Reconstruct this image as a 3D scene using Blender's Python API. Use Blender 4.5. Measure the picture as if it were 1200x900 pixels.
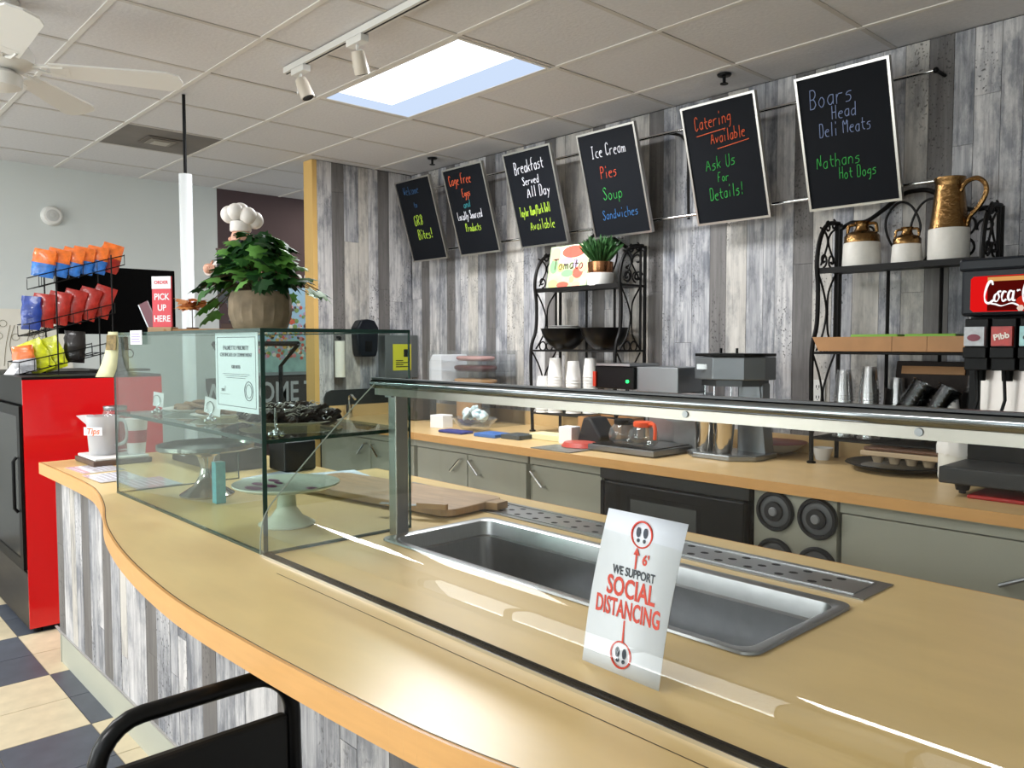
import bpy, bmesh, math, random
from mathutils import Vector, Matrix, Euler
random.seed(7)
PI = math.pi
S = bpy.context.scene
for o in list(bpy.data.objects): bpy.data.objects.remove(o)
COL = S.collection

# ---------------- camera ----------------
cam_d = bpy.data.cameras.new('camera'); cam = bpy.data.objects.new('camera', cam_d); COL.objects.link(cam)
cam_d.sensor_width = 36.0; cam_d.lens = 939.55/1200*36.0; cam_d.clip_start = .02
yaw, pitch, roll = .825131344, -.0506649528, -.00156103885
fw = Vector((-math.sin(yaw)*math.cos(pitch), math.cos(yaw)*math.cos(pitch), math.sin(pitch)))
rt = Vector((math.cos(yaw), math.sin(yaw), 0)); up = rt.cross(fw)
r2 = math.cos(roll)*rt+math.sin(roll)*up; u2 = -math.sin(roll)*rt+math.cos(roll)*up
cam.matrix_world = Matrix(((r2.x, u2.x, -fw.x, 0), (r2.y, u2.y, -fw.y, 0), (r2.z, u2.z, -fw.z, 1.42), (0, 0, 0, 1)))
S.camera = cam
# ---------------- view ----------------
S.view_settings.view_transform = 'Standard'; S.view_settings.look = 'None'
S.view_settings.gamma = 1.0; S.view_settings.use_curve_mapping = False
S.view_settings.exposure = 0.0
# ---------------- daylight ----------------
W = bpy.data.worlds.new('daylight'); S.world = W; W.use_nodes = True
bg = W.node_tree.nodes['Background']; bg.inputs[0].default_value = (.80, .90, 1.0, 1); bg.inputs[1].default_value = 1.6
def area(name, loc, rot, sx, sy, power, col):
    l = bpy.data.lights.new(name, 'AREA'); l.shape = 'RECTANGLE'; l.size = sx; l.size_y = sy; l.energy = power; l.color = col
    o = bpy.data.objects.new(name, l); o.location = loc; o.rotation_euler = rot; COL.objects.link(o); return o
# daylight entering by the shop-front windows behind and to the left of the camera
area('window_daylight', (-4.6, -3.75, 1.45), (math.radians(78), 0, 0), 4.0, 2.0, 150, (1.0, .99, .975))
area('window_daylight', (.2, -3.75, 1.45), (math.radians(78), 0, 0), 4.0, 2.0, 45, (1.0, .985, .96))
# added upward lamp standing in for ground bounce, brightens the ceiling
area('added_bounce_fill', (-2.4, -3.85, .30), (math.radians(128), 0, 0), 8.0, .7, 200, (1.0, .985, .965))
# the lit ceiling panels and the unseen fill lamps
area('ceiling_panel_and_fill_light', (-3.38, 2.54, 2.752), (0, 0, 0), 1.05, .5, 74, (.96, .98, 1.0))
for px, py, pw in ((-3.386, -.497, 24), (-5.2, -1.11, 55), (-1.55, -2.33, 92)):
    area('ceiling_panel_and_fill_light', (px, py, 2.752), (0, 0, 0), 1.05, .5, pw, (1.0, .995, .985))  # the last pair are added fill, out of view
area('ceiling_panel_and_fill_light', (-6.2, 4.0, 2.752), (0, 0, 0), .5, .5, 12, (1, .93, .82))  # lamp over the passage; no panel is built above it

# ================= materials =================
def srgb(c):
    if isinstance(c, str): c = [int(c[i:i+2], 16)/255 for i in (0, 2, 4)]
    return tuple((x/12.92 if x <= .04045 else ((x+.055)/1.055)**2.4) for x in c)+(1,)
MATS = {}
def mat(name, col, rough=.5, metal=0, noise=0, nscale=8, stretch=(1, 1, 1), bump=0, spec=.5, coat=0, emit=None, es=0, alpha=None, trans=0, ior=1.45):
    if name in MATS: return MATS[name]
    m = bpy.data.materials.new(name); m.use_nodes = True; nt = m.node_tree; b = nt.nodes['Principled BSDF']
    c = srgb(col); b.inputs['Base Color'].default_value = c; b.inputs['Roughness'].default_value = rough
    b.inputs['Metallic'].default_value = metal; b.inputs['Specular IOR Level'].default_value = spec
    b.inputs['Coat Weight'].default_value = coat; b.inputs['IOR'].default_value = ior
    if trans: b.inputs['Transmission Weight'].default_value = trans
    if emit: b.inputs['Emission Color'].default_value = srgb(emit); b.inputs['Emission Strength'].default_value = es
    if alpha is not None: b.inputs['Alpha'].default_value = alpha
    if noise or bump:
        tc = nt.nodes.new('ShaderNodeTexCoord'); mp = nt.nodes.new('ShaderNodeMapping'); mp.inputs['Scale'].default_value = stretch
        n = nt.nodes.new('ShaderNodeTexNoise'); n.inputs['Scale'].default_value = nscale; n.inputs['Detail'].default_value = 6
        nt.links.new(tc.outputs['Object'], mp.inputs[0]); nt.links.new(mp.outputs[0], n.inputs['Vector'])
        if noise:
            r = nt.nodes.new('ShaderNodeValToRGB'); r.color_ramp.elements[0].position = .3; r.color_ramp.elements[1].position = .7
            r.color_ramp.elements[0].color = tuple(x*(1-noise) for x in c[:3])+(1,); r.color_ramp.elements[1].color = tuple(min(1, x*(1+noise*.7)) for x in c[:3])+(1,)
            nt.links.new(n.outputs['Fac'], r.inputs[0]); nt.links.new(r.outputs[0], b.inputs['Base Color'])
        if bump:
            bp = nt.nodes.new('ShaderNodeBump'); bp.inputs['Strength'].default_value = bump; bp.inputs['Distance'].default_value = .004
            nt.links.new(n.outputs['Fac'], bp.inputs['Height']); nt.links.new(bp.outputs[0], b.inputs['Normal'])
    MATS[name] = m; return m
def glassmat(name, tint, edge=1.45, rough=0.0, refl=(1, 1, 1, 1), haze=0):
    """thin clear sheet: tinted see-through plus a fresnel mirror"""
    m = bpy.data.materials.new(name); m.use_nodes = True; nt = m.node_tree; nt.nodes.clear()
    out = nt.nodes.new('ShaderNodeOutputMaterial'); t = nt.nodes.new('ShaderNodeBsdfTransparent'); t.inputs[0].default_value = tint
    g = nt.nodes.new('ShaderNodeBsdfGlossy'); g.inputs['Roughness'].default_value = rough; g.inputs[0].default_value = refl
    f = nt.nodes.new('ShaderNodeFresnel'); ge = nt.nodes.new('ShaderNodeNewGeometry'); mr = nt.nodes.new('ShaderNodeMapRange')
    mr.inputs['To Min'].default_value = edge; mr.inputs['To Max'].default_value = 1/edge   # same weak mirror on both faces of the thin sheet
    nt.links.new(ge.outputs['Backfacing'], mr.inputs['Value']); nt.links.new(mr.outputs[0], f.inputs[0]); mx = nt.nodes.new('ShaderNodeMixShader')
    nt.links.new(f.outputs[0], mx.inputs[0]); nt.links.new(t.outputs[0], mx.inputs[1]); nt.links.new(g.outputs[0], mx.inputs[2])
    last = mx
    if haze:
        d = nt.nodes.new('ShaderNodeBsdfDiffuse'); d.inputs[0].default_value = (.8, .82, .82, 1); m2 = nt.nodes.new('ShaderNodeMixShader'); m2.inputs[0].default_value = haze
        nt.links.new(mx.outputs[0], m2.inputs[1]); nt.links.new(d.outputs[0], m2.inputs[2]); last = m2
    nt.links.new(last.outputs[0], out.inputs[0]); MATS[name] = m; return m
def plankmat(name, cols, contrast=1.0, seed=0, grain=1.0):
    """printed barn-board: grain streaks, smudges and knots, shifted per plank"""
    m = bpy.data.materials.new(name); m.use_nodes = True; nt = m.node_tree; b = nt.nodes['Principled BSDF']; b.inputs['Roughness'].default_value = .55
    b.inputs['Specular IOR Level'].default_value = .3
    tc = nt.nodes.new('ShaderNodeTexCoord'); oi = nt.nodes.new('ShaderNodeObjectInfo')
    ad = nt.nodes.new('ShaderNodeVectorMath'); ad.operation = 'ADD'; mu = nt.nodes.new('ShaderNodeMath'); mu.operation = 'MULTIPLY'; mu.inputs[1].default_value = 37
    nt.links.new(oi.outputs['Random'], mu.inputs[0]); nt.links.new(tc.outputs['Object'], ad.inputs[0]); nt.links.new(mu.outputs[0], ad.inputs[1])
    def noise(sc, scale, det=5, rough=.6):
        mp = nt.nodes.new('ShaderNodeMapping'); mp.inputs['Scale'].default_value = sc
        n = nt.nodes.new('ShaderNodeTexNoise'); n.inputs['Scale'].default_value = scale; n.inputs['Detail'].default_value = det; n.inputs['Roughness'].default_value = rough
        nt.links.new(ad.outputs[0], mp.inputs[0]); nt.links.new(mp.outputs[0], n.inputs['Vector']); return n
    def ramp(n, els):
        r = nt.nodes.new('ShaderNodeValToRGB')
        while len(r.color_ramp.elements) < len(els): r.color_ramp.elements.new(.5)
        for e, (p, c) in zip(r.color_ramp.elements, els): e.position = p; e.color = c
        nt.links.new(n.outputs['Fac'], r.inputs[0]); return r
    c0, c1, c2 = [srgb(c) for c in cols]
    streak = ramp(noise((26, 26, 1.3), 1.6, 7, .7), [(.34, c0), (.5, c1), (.66, c2)])
    smudge = ramp(noise((5, 5, 1.9), 2.0, 7, .7), [(.45, (1, 1, 1, 1)), (.62, (1-.58*contrast, 1-.56*contrast, 1-.52*contrast, 1))])
    patch = ramp(noise((4, 4, 1.2), 1.3, 2, .4), [(.56, (0, 0, 0, 1)), (.64, (.8, .8, .8, 1))])
    dots = ramp(noise((105, 105, 80), 1.0, 1, .3), [(.62, (0, 0, 0, 1)), (.70, (1, 1, 1, 1))])
    pd = nt.nodes.new('ShaderNodeMixRGB'); pd.blend_type = 'MULTIPLY'; pd.inputs[0].default_value = 1
    nt.links.new(patch.outputs[0], pd.inputs[1]); nt.links.new(dots.outputs[0], pd.inputs[2])
    m1 = nt.nodes.new('ShaderNodeMixRGB'); m1.blend_type = 'MULTIPLY'; m1.inputs[0].default_value = 1
    m2 = nt.nodes.new('ShaderNodeMixRGB'); m2.blend_type = 'MIX'; m2.inputs[2].default_value = tuple(c0[i]*(.55-.4*min(1, contrast)) for i in range(3))+(1,)
    nt.links.new(streak.outputs[0], m1.inputs[1]); nt.links.new(smudge.outputs[0], m1.inputs[2])
    nt.links.new(pd.outputs[0], m2.inputs[0]); nt.links.new(m1.outputs[0], m2.inputs[1]); nt.links.new(m2.outputs[0], b.inputs['Base Color'])
    MATS[name] = m; return m
PLK = {'d': plankmat('plank_dark', ('625e5d', '6f6c6a', '7b7776'), .25),
       'w': plankmat('plank_white', ('9c9a9e', 'c0bebe', 'd8d5d4'), .95),
       'b': plankmat('plank_beige', ('aca7a1', 'bfbab3', 'cdc8c1'), .75),
       's': plankmat('plank_slate', ('85858a', 'a6a6a9', 'c8c6c7'), 1.0)}
tile_m = mat('ceiling_tile', 'd6d4d5', .9, noise=.05, nscale=60, bump=.35)
grid_m = mat('ceiling_grid', 'dedad4', .5)
gray_wall = mat('gray_wall', 'cdd2d0', .8, noise=.03, nscale=2)
brown_wall = mat('brown_wall', '4d3c3e', .7, noise=.04, nscale=2)
trim_m = mat('yellow_trim', 'd8b06a', .55)
lam = mat('laminate', 'd0b07c', .34, noise=.07, nscale=9, spec=.45)
lam_front = mat('laminate_front', 'dcbf86', .30, noise=.05, nscale=5, stretch=(1, 3, 1), spec=.5)
edge_m = mat('counter_edge', 'd3a062', .4, noise=.05, nscale=10, stretch=(1, 1, 8))
cab_m = mat('cabinet_sage', 'acad9f', .5, noise=.02, nscale=4)
steel = mat('steel', 'a9abad', .28, 1, noise=.06, nscale=30, stretch=(1, 10, 1))
steel_d = mat('steel_satin', '84878a', .36, 1)
chrome = mat('chrome', 'd5d6d8', .08, 1)
bright_al = mat('polished_aluminium', 'd8dad8', .16, 1)
iron = mat('wrought_iron', '0d0b0a', .5, spec=.25)
black = mat('black_plastic', '0a0a0b', .45, spec=.22)
blk_gl = mat('black_gloss', '070708', .3, spec=.3)
white = mat('white_paint', 'dddcd8', .45)
paper = mat('paper', 'e6e7ea', .7)
foam = mat('foam', 'e4e2df', .7)
red_m = mat('cooler_red', 'd00a12', .22, coat=.5)
board_m = mat('chalkboard', '0d1016', .75, noise=.10, nscale=3, spec=.2)
alum = mat('aluminium', 'b9b6b0', .32, 1)
pane = glassmat('glass_pane', (.82, .875, .855, 1), 1.22)
guard_g = glassmat('guard_glass', (.965, .97, .95, 1), 1.42)
gl_edge = mat('glass_edge', '1d3a33', .15)
clear = glassmat('clear_plastic', (.93, .94, .94, 1), 1.5, haze=.04)
acryl = glassmat('acrylic', (.95, .96, .965, 1), 1.45, haze=.015)
wood = mat('wood_board', 'a98862', .5, noise=.22, nscale=7, stretch=(1, 8, 1))
woodl = mat('light_wood', 'a87a4c', .5, noise=.12, nscale=9, stretch=(1, 6, 1))
dkwood = mat('dark_wood', '4b342a', .5, noise=.15, nscale=9)
choc = mat('chocolate', '38221b', .35)
cookie = mat('cookie', '9c7b5e', .7, noise=.2, nscale=60)
cream = mat('stoneware', 'd8d4cc', .45, noise=.05, nscale=40)
brass = mat('brass_glaze', '84653f', .24, 1, noise=.15, nscale=70, bump=.8)
rubber = mat('rubber', '18191b', .6)

# ================= builders =================
class M:
    def __init__(s): s.v = []; s.f = []; s.mi = []; s.sm = []
    def add(s, vs, fs, mi=0, sm=False):
        n = len(s.v); s.v += [tuple(v) for v in vs]
        for f in fs: s.f.append(tuple(i+n for i in f)); s.mi.append(mi); s.sm.append(sm)
        return s
    def box(s, x0, x1, y0, y1, z0, z1, mi=0):
        return s.add([(x0, y0, z0), (x1, y0, z0), (x1, y1, z0), (x0, y1, z0), (x0, y0, z1), (x1, y0, z1), (x1, y1, z1), (x0, y1, z1)],
                     [(0, 3, 2, 1), (4, 5, 6, 7), (0, 1, 5, 4), (1, 2, 6, 5), (2, 3, 7, 6), (3, 0, 4, 7)], mi)
    def prism(s, poly, a, b, axis='z', mi=0):
        n = len(poly)
        P = {'z': lambda p, h: (p[0], p[1], h), 'y': lambda p, h: (p[0], h, p[1]), 'x': lambda p, h: (h, p[0], p[1])}[axis]
        vs = [P(p, a) for p in poly]+[P(p, b) for p in poly]
        fs = [tuple(range(n))[::-1], tuple(range(n, 2*n))]+[(i, (i+1) % n, n+(i+1) % n, n+i) for i in range(n)]
        return s.add(vs, fs, mi)
    def lathe(s, prof, c=(0, 0, 0), n=24, axis='z', mi=0, sx=1, sy=1, sm=True):
        vs = []
        for r, h in prof:
            for k in range(n):
                a = 2*PI*k/n; p = (r*math.cos(a)*sx, r*math.sin(a)*sy, h)
                if axis == 'y': p = (p[0], p[2], p[1])
                if axis == 'x': p = (p[2], p[0], p[1])
                vs.append((p[0]+c[0], p[1]+c[1], p[2]+c[2]))
        fs = []
        for i in range(len(prof)-1):
            for k in range(n): fs.append((i*n+k, i*n+(k+1) % n, (i+1)*n+(k+1) % n, (i+1)*n+k))
        fs.append(tuple(range(n))[::-1]); m = (len(prof)-1)*n; fs.append(tuple(range(m, m+n)))
        return s.add(vs, fs, mi, sm)
    def cyl(s, c, r, h, axis='z', n=20, mi=0, r2=None):
        return s.lathe([(r, 0), (r if r2 is None else r2, h)], c, n, axis, mi)
    def sph(s, c, r, n=12, mi=0, sc=(1, 1, 1)):
        pr = [(max(.0005, r*math.sin(PI*i/n)), -r*math.cos(PI*i/n)*sc[2]) for i in range(n+1)]
        return s.lathe(pr, c, n+4, 'z', mi, sc[0], sc[1])
    def tube(s, pts, r, n=8, mi=0, closed=False, flat=None):
        P = [Vector(p) for p in pts]; m = len(P); rs = r if isinstance(r, (list, tuple)) else [r]*m
        vs = []; nrm = None
        for i in range(m):
            a = P[(i-1) % m] if (i > 0 or closed) else P[0]; b = P[(i+1) % m] if (i < m-1 or closed) else P[-1]
            t = (b-a)
            if t.length < 1e-9: t = Vector((0, 0, 1))
            t.normalize()
            if nrm is None:
                nrm = t.orthogonal().normalized()
            else:
                nrm = (nrm-t*nrm.dot(t))
                nrm = nrm.normalized() if nrm.length > 1e-6 else t.orthogonal().normalized()
            bn = t.cross(nrm)
            for k in range(n):
                an = 2*PI*k/n+PI/4; vs.append(P[i]+(nrm*math.cos(an)+bn*math.sin(an))*rs[i])
        fs = []
        for i in range(m-1 if not closed else m):
            j = (i+1) % m
            for k in range(n): fs.append((i*n+k, i*n+(k+1) % n, j*n+(k+1) % n, j*n+k))
        if not closed: fs.append(tuple(range(n))[::-1]); fs.append(tuple(range((m-1)*n, m*n)))
        return s.add(vs, fs, mi, n > 4)
    def quad(s, a, b, c, d, mi=0): return s.add([a, b, c, d], [(0, 1, 2, 3)], mi)
    def mesh(s, name, mats):
        me = bpy.data.meshes.new(name); me.from_pydata(s.v, [], s.f)
        for m in (mats if isinstance(mats, (list, tuple)) else [mats]): me.materials.append(m)
        for p, mi, sm in zip(me.polygons, s.mi, s.sm): p.material_index = mi; p.use_smooth = sm
        bm = bmesh.new(); bm.from_mesh(me); bmesh.ops.recalc_face_normals(bm, faces=bm.faces); bm.to_mesh(me); bm.free()
        if any(s.sm):
            me.set_sharp_from_angle(angle=math.radians(40))
        return me
    def obj(s, name, mats, parent=None, loc=(0, 0, 0), rot=(0, 0, 0), bev=0, label=None):
        o = bpy.data.objects.new(name, s.mesh(name, mats)); COL.objects.link(o)
        o.location = loc; o.rotation_euler = rot
        if parent: o.parent = parent
        if bev:
            b = o.modifiers.new('bevel', 'BEVEL'); b.width = bev; b.segments = 2; b.limit_method = 'ANGLE'; b.angle_limit = math.radians(40)
        if label: o['label'] = label
        return o
def tag(o, label=None, cat=None, group=None, kind=None):
    if label: o['label'] = label
    if cat: o['category'] = cat
    if group: o['group'] = group
    if kind: o['kind'] = kind
    return o
def thing(name, label, cat, loc=(0, 0, 0), rz=0, group=None, rx=0, ry=0):
    o = bpy.data.objects.new(name, None); o.empty_display_size = .05; COL.objects.link(o); o.location = loc; o.rotation_euler = (rx, ry, rz)
    return tag(o, label, cat, group)
def struct(o): o['kind'] = 'structure'; return o
def sroot(name):
    o = bpy.data.objects.new(name, None); o.empty_display_size = .05; COL.objects.link(o); o['kind'] = 'structure'; return o
def dup(root, loc=None, rot=None, label=None, group=None, parent=None):
    r = root.copy(); COL.objects.link(r)
    if loc is not None: r.location = loc
    if rot is not None: r.rotation_euler = rot
    if label: r['label'] = label
    if group: r['group'] = group
    if parent: r.parent = parent
    for ch in list(root.children):
        c = ch.copy(); COL.objects.link(c); c.parent = r
        for g in list(ch.children):
            d = g.copy(); COL.objects.link(d); d.parent = c
    return r
def share(name, mesh, parent, loc, rot=(0, 0, 0), sc=(1, 1, 1)):
    o = bpy.data.objects.new(name, mesh); COL.objects.link(o); o.location = loc; o.rotation_euler = rot; o.scale = sc
    if parent: o.parent = parent
    return o
def arc(cx, cz, r, a0, a1, n=14, y=0, plane='xz', r1=None):
    out = []
    for i in range(n+1):
        a = math.radians(a0+(a1-a0)*i/n); rr = r if r1 is None else r+(r1-r)*i/n
        p = (cx+rr*math.cos(a), cz+rr*math.sin(a))
        out.append((p[0], y, p[1]) if plane == 'xz' else ((y, p[0], p[1]) if plane == 'yz' else (p[0], p[1], y)))
    return out
def smooth(pts, k=6):
    P = [Vector(p) for p in pts]; out = []
    for i in range(len(P)-1):
        p0 = P[max(0, i-1)]; p1 = P[i]; p2 = P[i+1]; p3 = P[min(len(P)-1, i+2)]
        for j in range(k):
            t = j/k; out.append(.5*((2*p1)+(p2-p0)*t+(2*p0-5*p1+4*p2-p3)*t*t+(3*p1-p0-3*p2+p3)*t**3))
    return out+[P[-1]]
def text(s, size, m, parent, loc, rot=(PI/2, 0, 0), bold=0, ext=.0004, name='lettering', align='CENTER', sx=1, shear=0, sp=1):
    c = bpy.data.curves.new('txt', 'FONT'); c.body = s; c.size = size; c.offset = bold; c.extrude = ext; c.align_x = align; c.align_y = 'CENTER'; c.shear = shear; c.resolution_u = 3; c.space_character = sp
    t = bpy.data.objects.new('t', c); COL.objects.link(t); dg = bpy.context.evaluated_depsgraph_get(); dg.update()
    me = bpy.data.meshes.new_from_object(t.evaluated_get(dg)); bpy.data.objects.remove(t); me.materials.clear(); me.materials.append(m); me.name = name
    o = bpy.data.objects.new(name, me); COL.objects.link(o); o.location = loc; o.rotation_euler = rot; o.scale = (sx, 1, 1); o.parent = parent
    return o
GL = dict(a='35150403122233 3532', b='0802 04153433221202', c='351504031232', d='3832 351504031233', e='0434351504031232', f='38281712 0535', g='351504031333 35312010',
 h='0802 0415253432', i='1512 1718', k='0802 3503 1432', l='1812', m='0502 04152422 24354442', n='0502 0415253432', o='251504031222333425', p='0500 0415253433221203',
 r='0502 04152535', s='35150424332202', t='17132232 0535', u='05031222333 3532'.replace('333 ', '33 '), v='051235', w='0512243245', y='0523 3500',
 A='022842 1434', B='0802 082837362505 052534332202', C='3728180703122233', D='0802 082837332202', E='38080232 0525', F='380802 0525', G='37281807031222333525',
 H='0802 3832 0535', I='1812 0828 0222', K='0802 3805 0532', L='080232', M='0208254842', N='02083238', P='0802 082837362505', R='0802 082837362505 1532',
 S='3728180716253433221203', T='0848 2822', U='080312223338', W='0812263248')
GL['8'] = '2516071828373625 2514031222333425'; GL['!'] = '1814 1312'; GL['/'] = '0138'; GL["'"] = '1817'; GL['-'] = '0434'; GL['6'] = '3728170403122233342504'
WID = dict(m=5, w=5, M=5, W=5, T=5, A=5, i=3, l=2.6, t=3.6); WID['!'] = 3; WID["'"] = 2
def chalk(s, h, m, parent, x, z, rise=0, r=.0021, slant=.12, y=-.012, gap=.9, name='lettering', seed=0, label=None, cond=1.0, rv=None):
    rnd = random.Random(seed+len(s)); b = M(); u = h/6.0; cx = x
    for ch in s:
        if ch == ' ': cx += u*3*cond; continue
        g = GL.get(ch)
        if g:
            dz = rnd.uniform(-.25, .25)*u
            for st in g.split():
                p = [(int(st[i]), int(st[i+1])) for i in range(0, len(st)-1, 2)]
                q = [p[0]]
                for i in range(len(p)-1):
                    a, c = p[i], p[i+1]
                    if i > 0: q.append((a[0]*.78+c[0]*.22, a[1]*.78+c[1]*.22))
                    if i < len(p)-2: q.append((a[0]*.22+c[0]*.78, a[1]*.22+c[1]*.78))
                q.append(p[-1])
                pts = []
                for (gx, gz) in q:
                    lx = (gx+slant*(gz-2)*1.0)*u*.85*cond; X = cx+lx+rnd.uniform(-.06, .06)*u
                    pts.append((X, y, z+(gz-2)*u+(X-x)*rise+dz))
                b.tube(pts, r if rv is None else [rv(k/len(pts)) for k in range(len(pts))], 4)
        cx += u*(WID.get(ch, 4)+gap)*.85*cond
    return b.obj(name, m, parent, label=label)

# ================= SETTING =================
CEIL = 2.759
BW = 3.82     # back wall
LW = -6.88    # left wall
FW = -3.5     # front (window) wall
RW = 2.6
PX = -5.32    # side wall plane
GX0, GDX, GY0, GDY = -3.9965, .6108, .4165, .6092
# floor
fl = sroot('floor')
M().box(LW, RW, FW, 4.7, -.10, -.004).obj('floor_base', mat('grout', '8d8478', .9), fl)
ft_c = mat('floor_tile_cream', 'd0c2a4', .42, noise=.10, nscale=14); ft_d = mat('floor_tile_slate', '50555f', .42, noise=.16, nscale=12)
T = .305; tile_mesh = {}
for k, mm in (('c', ft_c), ('d', ft_d)): tile_mesh[k] = M().box(.002, T-.002, .002, T-.002, -.006, 0).mesh('floor_tile', mm)
rest = M()
for i in range(-10, 22):
    for j in range(-15, 13):
        x = -3.835+i*T; y = .832+(j)*T
        if x+T > RW or y+T > 4.7 or x < LW or y < FW: continue
        k = 'c' if (((i//2)+((j)//2)) % 2) == 1 else 'd'
        if -6.4 < x < -2.0 and -1.7 < y < 1.1: share('floor_tile', tile_mesh[k], fl, (x, y, 0))
        else: rest.box(x+.002, x+T-.002, y+.002, y+T-.002, -.006, 0, 0 if k == 'c' else 1)
o = rest.obj('floor_tile', [ft_c, ft_d], fl); o['kind'] = 'stuff'
# ceiling
ce = sroot('ceiling')
M().box(LW-.1, RW+.1, FW-.1, 4.8, 2.92, 3.0).obj('ceiling_deck', mat('deck', '8a8782', .9), ce)
tm = [M().box(.0105, GDX-.0105, .0105, GDY-.0105, 0, .014).mesh('ceiling_tile', tile_m), ]
lights = {(0, 3), (1, 3), (0, -2), (1, -2), (-3, -3), (-2, -3), (3, -5), (4, -5)}
vent_c = (-3, 2)
grid_lines_x = []; grid_lines_y = []
rnd = random.Random(3)
for i in range(-5, 11):
    for j in range(-7, 8):
        x = GX0+i*GDX; y = GY0+j*GDY
        if (i, j) in lights or (i, j) == vent_c: continue
        x0 = max(x+.006, LW); x1 = min(x+GDX-.006, RW); y0 = max(y+.006, FW); y1 = min(y+GDY-.006, 4.7)
        if x1-x0 < .02 or y1-y0 < .02: continue
        full = (x1-x0 > .59 and y1-y0 > .59)
        if full: share('ceiling_tile', tm[0], ce, (x, y, CEIL+.002+rnd.uniform(0, .003)))
        else: M().box(x0, x1, y0, y1, CEIL+.004, CEIL+.018).obj('ceiling_tile', tile_m, ce)
g = M()
for i in range(-4, 11):
    x = GX0+i*GDX
    if not LW < x < RW: continue
    for j in range(-7, 8):
        if (i, j) in lights and (i-1, j) in lights: continue
        g.box(x-.011, x+.011, max(FW, GY0+j*GDY+.012), min(4.7, GY0+(j+1)*GDY-.012), CEIL, CEIL+.004)
o = g.obj('ceiling_grid', mat('grid_cross', 'c4beb8', .6), ce)
g = M()
for j in range(-6, 8):
    y = GY0+j*GDY
    if FW < y < 4.7: g.box(LW, RW, y-.012, y+.012, CEIL-.001, CEIL+.004)
o = g.obj('ceiling_grid', grid_m, ce, label='main ceiling runners')
# back wall, side wall and counter front are clad with planks
def planks(parent, axis, pos, edges, z0, z1, th, seed, pat=None, cuts=True, outer=-1):
    r = random.Random(seed); seq = 'wbsw'
    n = 0
    for k in range(len(edges)-1):
        a, b, t = edges[k][0], edges[k+1][0], edges[k][1]
        c = [z0]
        if cuts:
            z = z0+r.uniform(.1, 1.9)
            while z < z1-.2: c.append(z); z += 1.3
        c.append(z1)
        for q in range(len(c)-1):
            tt = t if t == 'd' else (t if r.random() < .65 else r.choice('wbs'))
            d = r.uniform(0, .0015)
            m = M()
            if axis == 'x': m.box(a+.001, b-.001, pos-th-d, pos, c[q]+.0008, c[q+1]-.0008)
            else: m.box(pos, pos+th+d, a+.001, b-.001, c[q]+.0008, c[q+1]-.0008)
            m.obj('plank', PLK[tt], parent); n += 1
    return n
def fill(darks, a, b, w=.1016, seed=1, dw=.102):
    r = random.Random(seed); e = []; x = a; q = 0
    ds = sorted(darks)+[b]
    for d in ds:
        gap = d-x
        n = max(0, round(gap/w))
        if n and gap > .03:
            ww = [r.choice((.7, 1, 1.25)) for _ in range(n)]; s = sum(ww)
            for k in range(n): e.append((x, 'wbsw'[q % 4] if r.random() < .8 else 's')); x += gap*ww[k]/s; q += 1
        if d < b: e.append((d, 'd')); x = d+dw
    e.append((b, 'd')); return e
wb = sroot('wall_back')
M().box(PX-.1, RW, BW, BW+.12, 0, 2.92).obj('wall_core', mat('dark_joint', '3a3838', .9), wb)
planks(wb, 'x', BW, fill([-5.18, -4.858, -4.40, -3.80, -3.38, -2.94, -2.52, -2.03, -1.40, -.93], PX+.012, .2, seed=4), .86, CEIL-.002, .009, 11)
M().box(.2, RW, BW-.009, BW, 0, CEIL).obj('plank_sheet', PLK['w'], wb)
ws = sroot('wall_side')
M().box(PX-.11, PX, 2.965, BW, 0, 2.92).obj('wall_core', mat('dark_joint', '3a3838', .9), ws)
planks(ws, 'y', PX, fill([3.09, 3.492], 2.968, BW-.012, seed=9), .86, CEIL-.002, .009, 15)
tr = M().box(PX-.115, PX+.012, 2.93, 2.967, 0, CEIL-.002).obj('trim_1', trim_m); struct(tr)
wl = sroot('wall_left')
M().box(LW-.1, LW, FW, 2.88, 0, 2.92).obj('wall_face', gray_wall, wl)
M().box(LW-.1, LW, 2.88, 4.8, 0, 2.92).obj('wall_face', brown_wall, wl, label='dark brown accent stretch of wall')
o = M().box(LW, PX-.11, 4.6, 4.7, 0, 2.92).obj('wall_passage', gray_wall); struct(o)
o = M().box(RW, RW+.1, FW, BW+.1, 0, 2.92).obj('wall_right', gray_wall); struct(o)
wf = sroot('wall_front')
wm = M()
wm.box(LW, -6.6, FW-.1, FW, 0, 2.92).box(-2.6, -1.8, FW-.1, FW, 0, 2.92).box(2.2, RW, FW-.1, FW, 0, 2.92)
wm.box(LW, RW, FW-.1, FW, 2.45, 2.92).box(LW, RW, FW-.1, FW, 0, .45)
wm.obj('wall_face', gray_wall, wf)
for n, (a, b) in enumerate(((-6.6, -2.6), (-1.8, 2.2))):
    w = sroot('window_%d' % (n+1)); fr = M()
    for k in range(4):
        x = a+(b-a)*k/3; fr.box(x-.03, x+.03, FW-.08, FW-.02, .45, 2.45)
    fr.box(a, b, FW-.08, FW-.02, .45, .5).box(a, b, FW-.08, FW-.02, 2.4, 2.45).obj('window_frame', black, w)
    for k in range(3): M().box(a+(b-a)*k/3+.03, a+(b-a)*(k+1)/3-.03, FW-.055, FW-.049, .5, 2.4).obj('pane', glassmat('shop_glass%d%d' % (n, k), (.95, .97, .97, 1)), w)

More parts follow.
